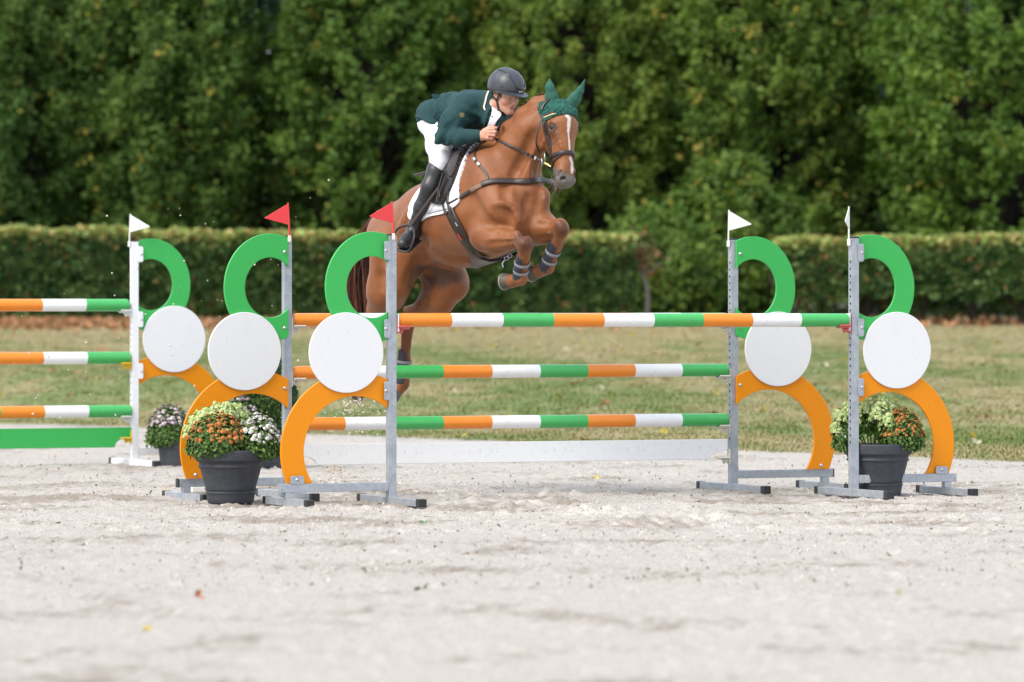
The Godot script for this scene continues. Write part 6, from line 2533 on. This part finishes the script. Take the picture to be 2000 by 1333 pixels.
func hydrangea(c: Vector3, heads: Array, label: String, seed_: int) -> void:
	var r := RandomNumberGenerator.new()
	r.seed = seed_
	var o := thing("hydrangea", Transform3D(Basis(), c))
	tag(o, label, "flowers", "pale green hydrangeas")
	var mb := Mb.new()
	var leaf := []
	var lc := []
	for i in heads.size():
		var q: Array = heads[i]
		var tip := Vector3(q[0], q[1], q[2])
		limb(mb, Vector3(q[0] * 0.3, -0.04, q[2] * 0.3), tip, 0.006, 0.0035, Vector3(q[0] * 0.15, 0.03, 0), 5)
		for k in 16:
			var t := r.randf_range(0.25, 0.85)
			var g := r.randf() * TAU
			var d := Vector3(cos(g), r.randf_range(-0.3, 0.4), sin(g)).normalized()
			var sx := d.cross(Vector3.UP).normalized()
			var s := r.randf_range(0.9, 1.6)
			leaf.append(Transform3D(Basis(sx * s, sx.cross(d) * -s, d * s), Vector3(q[0] * 0.3, -0.04, q[2] * 0.3).lerp(tip, t)))
			lc.append(Color(0.045, 0.115, 0.022).lerp(Color(0.10, 0.21, 0.04), r.randf()))
	obj("stems", mb.commit(), M.stem, o).set_meta("kind", "stuff")
	many("foliage", M.broad_leaf, M.plant_leaf, leaf, lc, o)
	for i in heads.size():
		var q: Array = heads[i]
		var size: float = q[3]
		var places := []
		var cols := []
		var up := Vector3(q[0] * 1.6, 1.0, q[2] * 1.6).normalized()
		for k in 190:
			var t := r.randf()
			var w := size * (1.25 - t * 0.7) * sqrt(r.randf_range(0.5, 1.0))
			var g := r.randf() * TAU
			var p := Vector3(q[0], q[1], q[2]) + up * (t - 0.4) * size * 1.5 + Vector3(cos(g), r.randfn(0, 0.2), sin(g)) * w
			var n := (Vector3(cos(g), 0.5, sin(g)) + Vector3(r.randfn(0, 0.3), r.randfn(0, 0.3), r.randfn(0, 0.3))).normalized()
			var sx := n.cross(Vector3(r.randfn(0, 1), 1, r.randfn(0, 1))).normalized()
			var s := r.randf_range(0.011, 0.017)
			places.append(Transform3D(Basis(sx * s, n * s, sx.cross(n) * s), p))
			cols.append(Color(0.40, 0.52, 0.19).lerp(Color(0.62, 0.68, 0.36), r.randf()))
		many("flower_head", M.floret, M.petal, places, cols, o)


func pot(base: Vector3, rim: float, foot: float, h: float, label: String) -> void:
	var p := []
	var prof := [[0.0, 0.0], [0.96, 0.0], [1.0, 0.012], [1.035, 0.085], [1.06, 0.19], [1.105, 0.205], [1.06, 0.225], [1.07, 0.245], [1.12, 0.262], [1.085, 0.285], [1.27, 0.66], [1.33, 0.68], [1.345, 0.70], [1.29, 0.72], [1.32, 0.77], [1.40, 0.80], [1.43, 0.82], [1.45, 0.97], [1.44, 0.99], [1.41, 1.0], [1.36, 0.995], [1.33, 0.97], [1.29, 0.85], [0.0, 0.85]]
	for q in prof:
		p.append(Vector2(lerpf(foot, rim, clampf((q[0] - 1.0) / 0.45, -0.2, 1.0)) if q[0] > 0.9 else 0.0, q[1] * h))
	var mb := Mb.new()
	mb.lathe(p, 48)
	var o := obj("flower_pot", mb.commit(), M.pot_grey, self, Transform3D(Basis(), base))
	tag(o, label, "flower pot", "dark plant pots beside the jumps")
	mb = Mb.new()
	mb.lathe([Vector2(rim * 0.93, h * 0.875), Vector2(rim * 0.6, h * 0.90), Vector2(0, h * 0.91)], 24)
	obj("soil", mb.commit(), M.soil, o)


func pots_and_flowers() -> void:
	var pg := mat("pot_grey", Color(0.052, 0.057, 0.068), 0.62)
	bumpy(tinted(pg, noise_tex(91, 0.03, 4, Color(0.72, 0.73, 0.76), Color(1, 1, 1), 512, 0.2, 0.8), 2.5), M.rough_h, 0.12)
	mat("soil", Color(0.03, 0.02, 0.014), 0.95)
	mat("stem", Color(0.06, 0.10, 0.03), 0.7)
	leaf_mat("plant_leaf", 0.5)
	var pm := leaf_mat("petal", 0.7)
	pm.backlight = Color(0.3, 0.3, 0.3)
	M.mum_leaf = leaf_mesh(0.030, 0.020, 2, 0.008, 8)
	M.broad_leaf = leaf_mesh(0.055, 0.028, 1, 0.0, 9)
	M.blossom = flower_mesh(11, 3, Color(0.9, 0.75, 0.25))
	M.floret = flower_mesh(4, 1, Color(0.9, 1.0, 0.6))
	var orange := [Color(0.64, 0.28, 0.09), Color(0.58, 0.42, 0.11), Color(0.54, 0.19, 0.055)]
	var white := [Color(0.78, 0.78, 0.76), Color(0.66, 0.68, 0.52), Color(0.80, 0.80, 0.80)]
	var pink := [Color(0.62, 0.48, 0.58), Color(0.45, 0.30, 0.40), Color(0.74, 0.66, 0.72)]
	var b := post_at(450, 34.15)
	pot(b, 0.250, 0.158, 0.372, "dark grey pot full of orange and white flowers, before the orange arch")
	var top := b + Vector3.UP * 0.385
	chrysanthemum(top + Vector3(-0.085, -0.01, 0.06), 0.215, 0.235, orange, 380, 0.0165, "orange chrysanthemum beside the white one in the pot at the left", 401, 2300)
	chrysanthemum(top + Vector3(0.185, -0.02, 0.02), 0.165, 0.24, white, 360, 0.0195, "white chrysanthemum at the right edge of the left flower pot", 402, 1700)
	hydrangea(top + Vector3(-0.06, 0, -0.10), [[-0.20, 0.17, -0.04, 0.05], [-0.15, 0.20, -0.02, 0.055], [-0.10, 0.22, 0.0, 0.06], [-0.03, 0.245, 0.0, 0.06], [0.03, 0.255, 0.02, 0.06], [0.09, 0.24, -0.03, 0.06], [-0.02, 0.22, -0.1, 0.06], [0.14, 0.20, -0.08, 0.05], [-0.235, 0.11, -0.02, 0.045]], "pale green hydrangea behind the orange chrysanthemum in the left pot", 403)
	b = post_at(1715, 35.62)
	pot(b, 0.250, 0.165, 0.372, "dark grey pot of hydrangea and orange flowers, behind the rightmost stand")
	top = b + Vector3.UP * 0.385
	chrysanthemum(top + Vector3(0.17, -0.01, 0.05), 0.155, 0.235, orange, 230, 0.0165, "orange chrysanthemum at the right side of the rightmost pot", 404, 1500)
	hydrangea(top + Vector3(-0.04, 0, 0.0), [[-0.23, 0.18, 0.02, 0.055], [-0.17, 0.23, 0.0, 0.055], [-0.07, 0.25, 0.04, 0.06], [-0.02, 0.285, -0.02, 0.06], [0.05, 0.28, 0.05, 0.06], [0.11, 0.24, 0.0, 0.06], [0.10, 0.15, 0.10, 0.055], [-0.13, 0.27, -0.06, 0.05], [0.02, 0.20, 0.10, 0.055], [-0.26, 0.10, 0.04, 0.045], [0.16, 0.27, -0.08, 0.04]], "pale green hydrangea at the left side of the rightmost pot", 405)
	chrysanthemum(top + Vector3(-0.24, -0.02, 0.02), 0.09, 0.15, white, 22, 0.016, "small white chrysanthemum at the left rim of the rightmost pot", 409, 500)
	b = post_at(350, 41.8)
	pot(b, 0.185, 0.165, 0.235, "dark pot of pink flowers beside the white painted stand at the left")
	chrysanthemum(b + Vector3(-0.08, 0.22, 0), 0.20, 0.285, pink, 230, 0.019, "pale pink chrysanthemum in the dark pot beside the white painted stand", 406, 2000, 0.2)
	b = post_at(522, 41.6)
	pot(b, 0.20, 0.17, 0.29, "dark pot of the round green bush, behind the flower pot at the left")
	chrysanthemum(post_at(462, 41.4) + Vector3.UP * 0.28, 0.22, 0.31, pink, 150, 0.019, "mauve chrysanthemum seen through the orange arch, beside the green bush", 407, 1700, 0.2)
	# clipped bush
	var r := RandomNumberGenerator.new()
	r.seed = 44
	var o := thing("box_bush", Transform3D(Basis(), b + Vector3.UP * 0.27))
	tag(o, "dense dark green bush seen through and beside the orange arch", "shrub")
	var mb := Mb.new()
	for i in 14:
		limb(mb, Vector3(0, -0.05, 0), Vector3(r.randfn(0, 0.12), r.randf_range(0.3, 0.6), r.randfn(0, 0.12)), 0.008, 0.003, Vector3(0, 0.02, 0), 5)
	obj("stems", mb.commit(), M.stem, o).set_meta("kind", "stuff")
	var places := []
	var cols := []
	for i in 5200:
		var u := Vector3(r.randfn(0, 1), r.randfn(0, 1), r.randfn(0, 1)).normalized()
		var k := 1.0 - 0.3 * r.randf() * r.randf() + 0.10 * NOISE.get_noise_3d(u.x * 2.5, u.y * 2.5, u.z * 2.5)
		var p := Vector3(u.x * 0.255, 0.32 + u.y * 0.345, u.z * 0.25) * Vector3(k, 1, k)
		var n := (u + Vector3(r.randfn(0, 0.5), r.randfn(0, 0.5), r.randfn(0, 0.5))).normalized()
		var sx := n.cross(Vector3(r.randfn(0, 1), r.randfn(0, 1), r.randfn(0, 1))).normalized()
		places.append(Transform3D(Basis(sx, n, sx.cross(n)), p))
		cols.append(Color(0.022, 0.060, 0.018).lerp(Color(0.07, 0.135, 0.03), r.randf()))
	many("foliage", M.mum_leaf, M.plant_leaf, places, cols, o)


func sand_at(x: float, d: float, up := 0.0) -> Vector3:
	return Vector3(x, sand_height(x, d) + up, -d)


func litter() -> void:
	var r := RandomNumberGenerator.new()
	r.seed = 77
	# lumps of turned sand
	var mb := Mb.new()
	mb.ball(Vector3.ZERO, Basis.from_scale(Vector3.ONE), 5, 7)
	for i in mb.v.size():
		mb.v[i] *= 1.0 + 0.45 * FINE.get_noise_3d(mb.v[i].x * 1.4, mb.v[i].y * 1.4, mb.v[i].z * 1.4)
	var lump := mb.commit()
	var clod := mat("sand_clod", Color.WHITE, 0.95)
	clod.vertex_color_use_as_albedo = true
	var places := []
	var cols := []
	for i in 16000:
		var d := 24.0 + 22.0 * r.randf()
		var x := r.randf_range(-0.118, 0.118) * d
		if d > arena_edge(x) - 0.2:
			continue
		var t := NOISE.get_noise_2d(x * 0.7 + 3.0, d * 0.33)
		if r.randf() > 0.35 + 1.4 * t:
			continue
		var s := 0.0035 + 0.008 * pow(r.randf(), 3.0)
		places.append(Transform3D(Basis.from_euler(Vector3(r.randf() * 6, r.randf() * 6, r.randf() * 6)) * Basis.from_scale(Vector3(s, s * 0.7, s * 1.1)), sand_at(x, d, s * 0.2)))
		cols.append(Color(0.57, 0.53, 0.485).lerp(Color(0.36, 0.30, 0.245), pow(r.randf(), 1.4)))
	var o: Node3D = many("sand_lumps", lump, clod, places, cols)
	tag(o, "small lumps of churned sand strewn over the arena", "sand")
	# dark crumbs and chips
	places = []
	cols = []
	for i in 3200:
		var d := 24.0 + 21.0 * r.randf()
		var x := r.randf_range(-0.118, 0.118) * d
		if d > arena_edge(x) - 0.3:
			continue
		var s := 0.0025 + 0.0065 * pow(r.randf(), 3.0)
		places.append(Transform3D(Basis.from_euler(Vector3(r.randf() * 6, r.randf() * 6, r.randf() * 6)) * Basis.from_scale(Vector3(s, s * 0.5, s * 1.6)), sand_at(x, d, s * 0.35)))
		cols.append([Color(0.17, 0.12, 0.085), Color(0.24, 0.17, 0.11), Color(0.13, 0.12, 0.075)][r.randi() % 3])
	o = many("dark_crumbs", lump, clod, places, cols)
	tag(o, "dark crumbs and chips scattered on the pale sand", "debris")
	# sand thrown up by the hind hooves, caught in the air
	places = []
	cols = []
	for i in 700:
		var p := at(700 + r.randfn(0, 28), 795 + r.randfn(0, 32), 36.5 + r.randfn(0, 0.2))
		if i < 260:
			p = at(655 + r.randfn(0, 14), 915 + r.randfn(0, 22), 36.2 + r.randfn(0, 0.2))
		elif i > 580:
			p = at(r.randf_range(0, 700), 300 + 520 * sqrt(r.randf()), 35.5 + r.randf() * 3.0)
		var s := 0.0025 + 0.0065 * pow(r.randf(), 2.5)
		if p.y < 0.02:
			continue
		places.append(Transform3D(Basis.from_euler(Vector3(r.randf() * 6, r.randf() * 6, 0)) * Basis.from_scale(Vector3(s, s, s)), p))
		cols.append(Color(0.66, 0.60, 0.52).lerp(Color(0.42, 0.34, 0.26), r.randf() * (1.0 if i < 260 else 0.5)))
	o = many("flying_sand", lump, clod, places, cols)
	tag(o, "grains of sand thrown into the air behind the horse", "sand")
	# single leaves lying on the sand
	var green := Color(0.06, 0.14, 0.04)
	var yellow := Color(0.62, 0.46, 0.05)
	var rust := Color(0.34, 0.12, 0.05)
	for q in [[318, 957, yellow, "yellow leaf on the sand left of the flower pot, the left of two"], [288, 968, green, "green leaf on the sand left of the flower pot, by the stand's foot"], [542, 993, green, "green leaf on the sand just before the near stand's left foot"], [825, 1021, green, "dark green leaf on the sand right of the nearest stand's foot"], [1072, 964, rust, "rust red leaf upright on the sand, below the plank's middle"], [1165, 937, yellow, "yellow leaf on the sand below the right half of the plank"], [1757, 1166, Color(0.30, 0.36, 0.10), "blurred green leaf lying in the foreground at the right"], [290, 1232, yellow, "blurred yellow leaf lying in the foreground at the left"], [822, 1150, green, "blurred green leaf lying in the middle foreground"], [1815, 958, yellow, "small yellow leaf by the foot of the rightmost stand"], [165, 967, rust, "small brown leaf on the sand near the left edge"], [388, 1167, rust, "blurred brown leaf in the left foreground"]]:
		var d: float = F * EYE / (float(q[1]) - HY)
		var x: float = (float(q[0]) - 1000.0) / F * d
		var m := mat("fallen_leaf", q[2], 0.6)
		o = obj("fallen_leaf", M.hedge_leaf, m, self, Transform3D(Basis.from_euler(Vector3(r.randfn(0, 0.3), r.randf() * TAU, r.randfn(0, 0.3))) * Basis.from_scale(Vector3.ONE * 0.55), sand_at(x, d, 0.012)))
		tag(o, q[3], "leaf", "single leaves on the sand")
	mb = Mb.new()
	mb.box(Transform3D(), Vector3(0.17, 0.07, 0.12), 0.02)
	var blk := obj("marker_block", mb.commit(), M.white_plastic, self, Transform3D(Basis(Vector3.UP, 0.4), sand_at((388.0 - 1000.0) / F * 35.4, 35.4, 0.03)))
	tag(blk, "low white plastic block on the sand, left behind the flower pot", "block")
	mb = Mb.new()
	mb.box(Transform3D(), Vector3(0.06, 0.016, 0.05), 0.004)
	obj("clip", mb.commit(), M.black_plastic, blk, Transform3D(Basis(), Vector3(0.03, 0.043, 0.02)))


func horse_and_rider() -> void:
	horse()
	tack()
	rider()
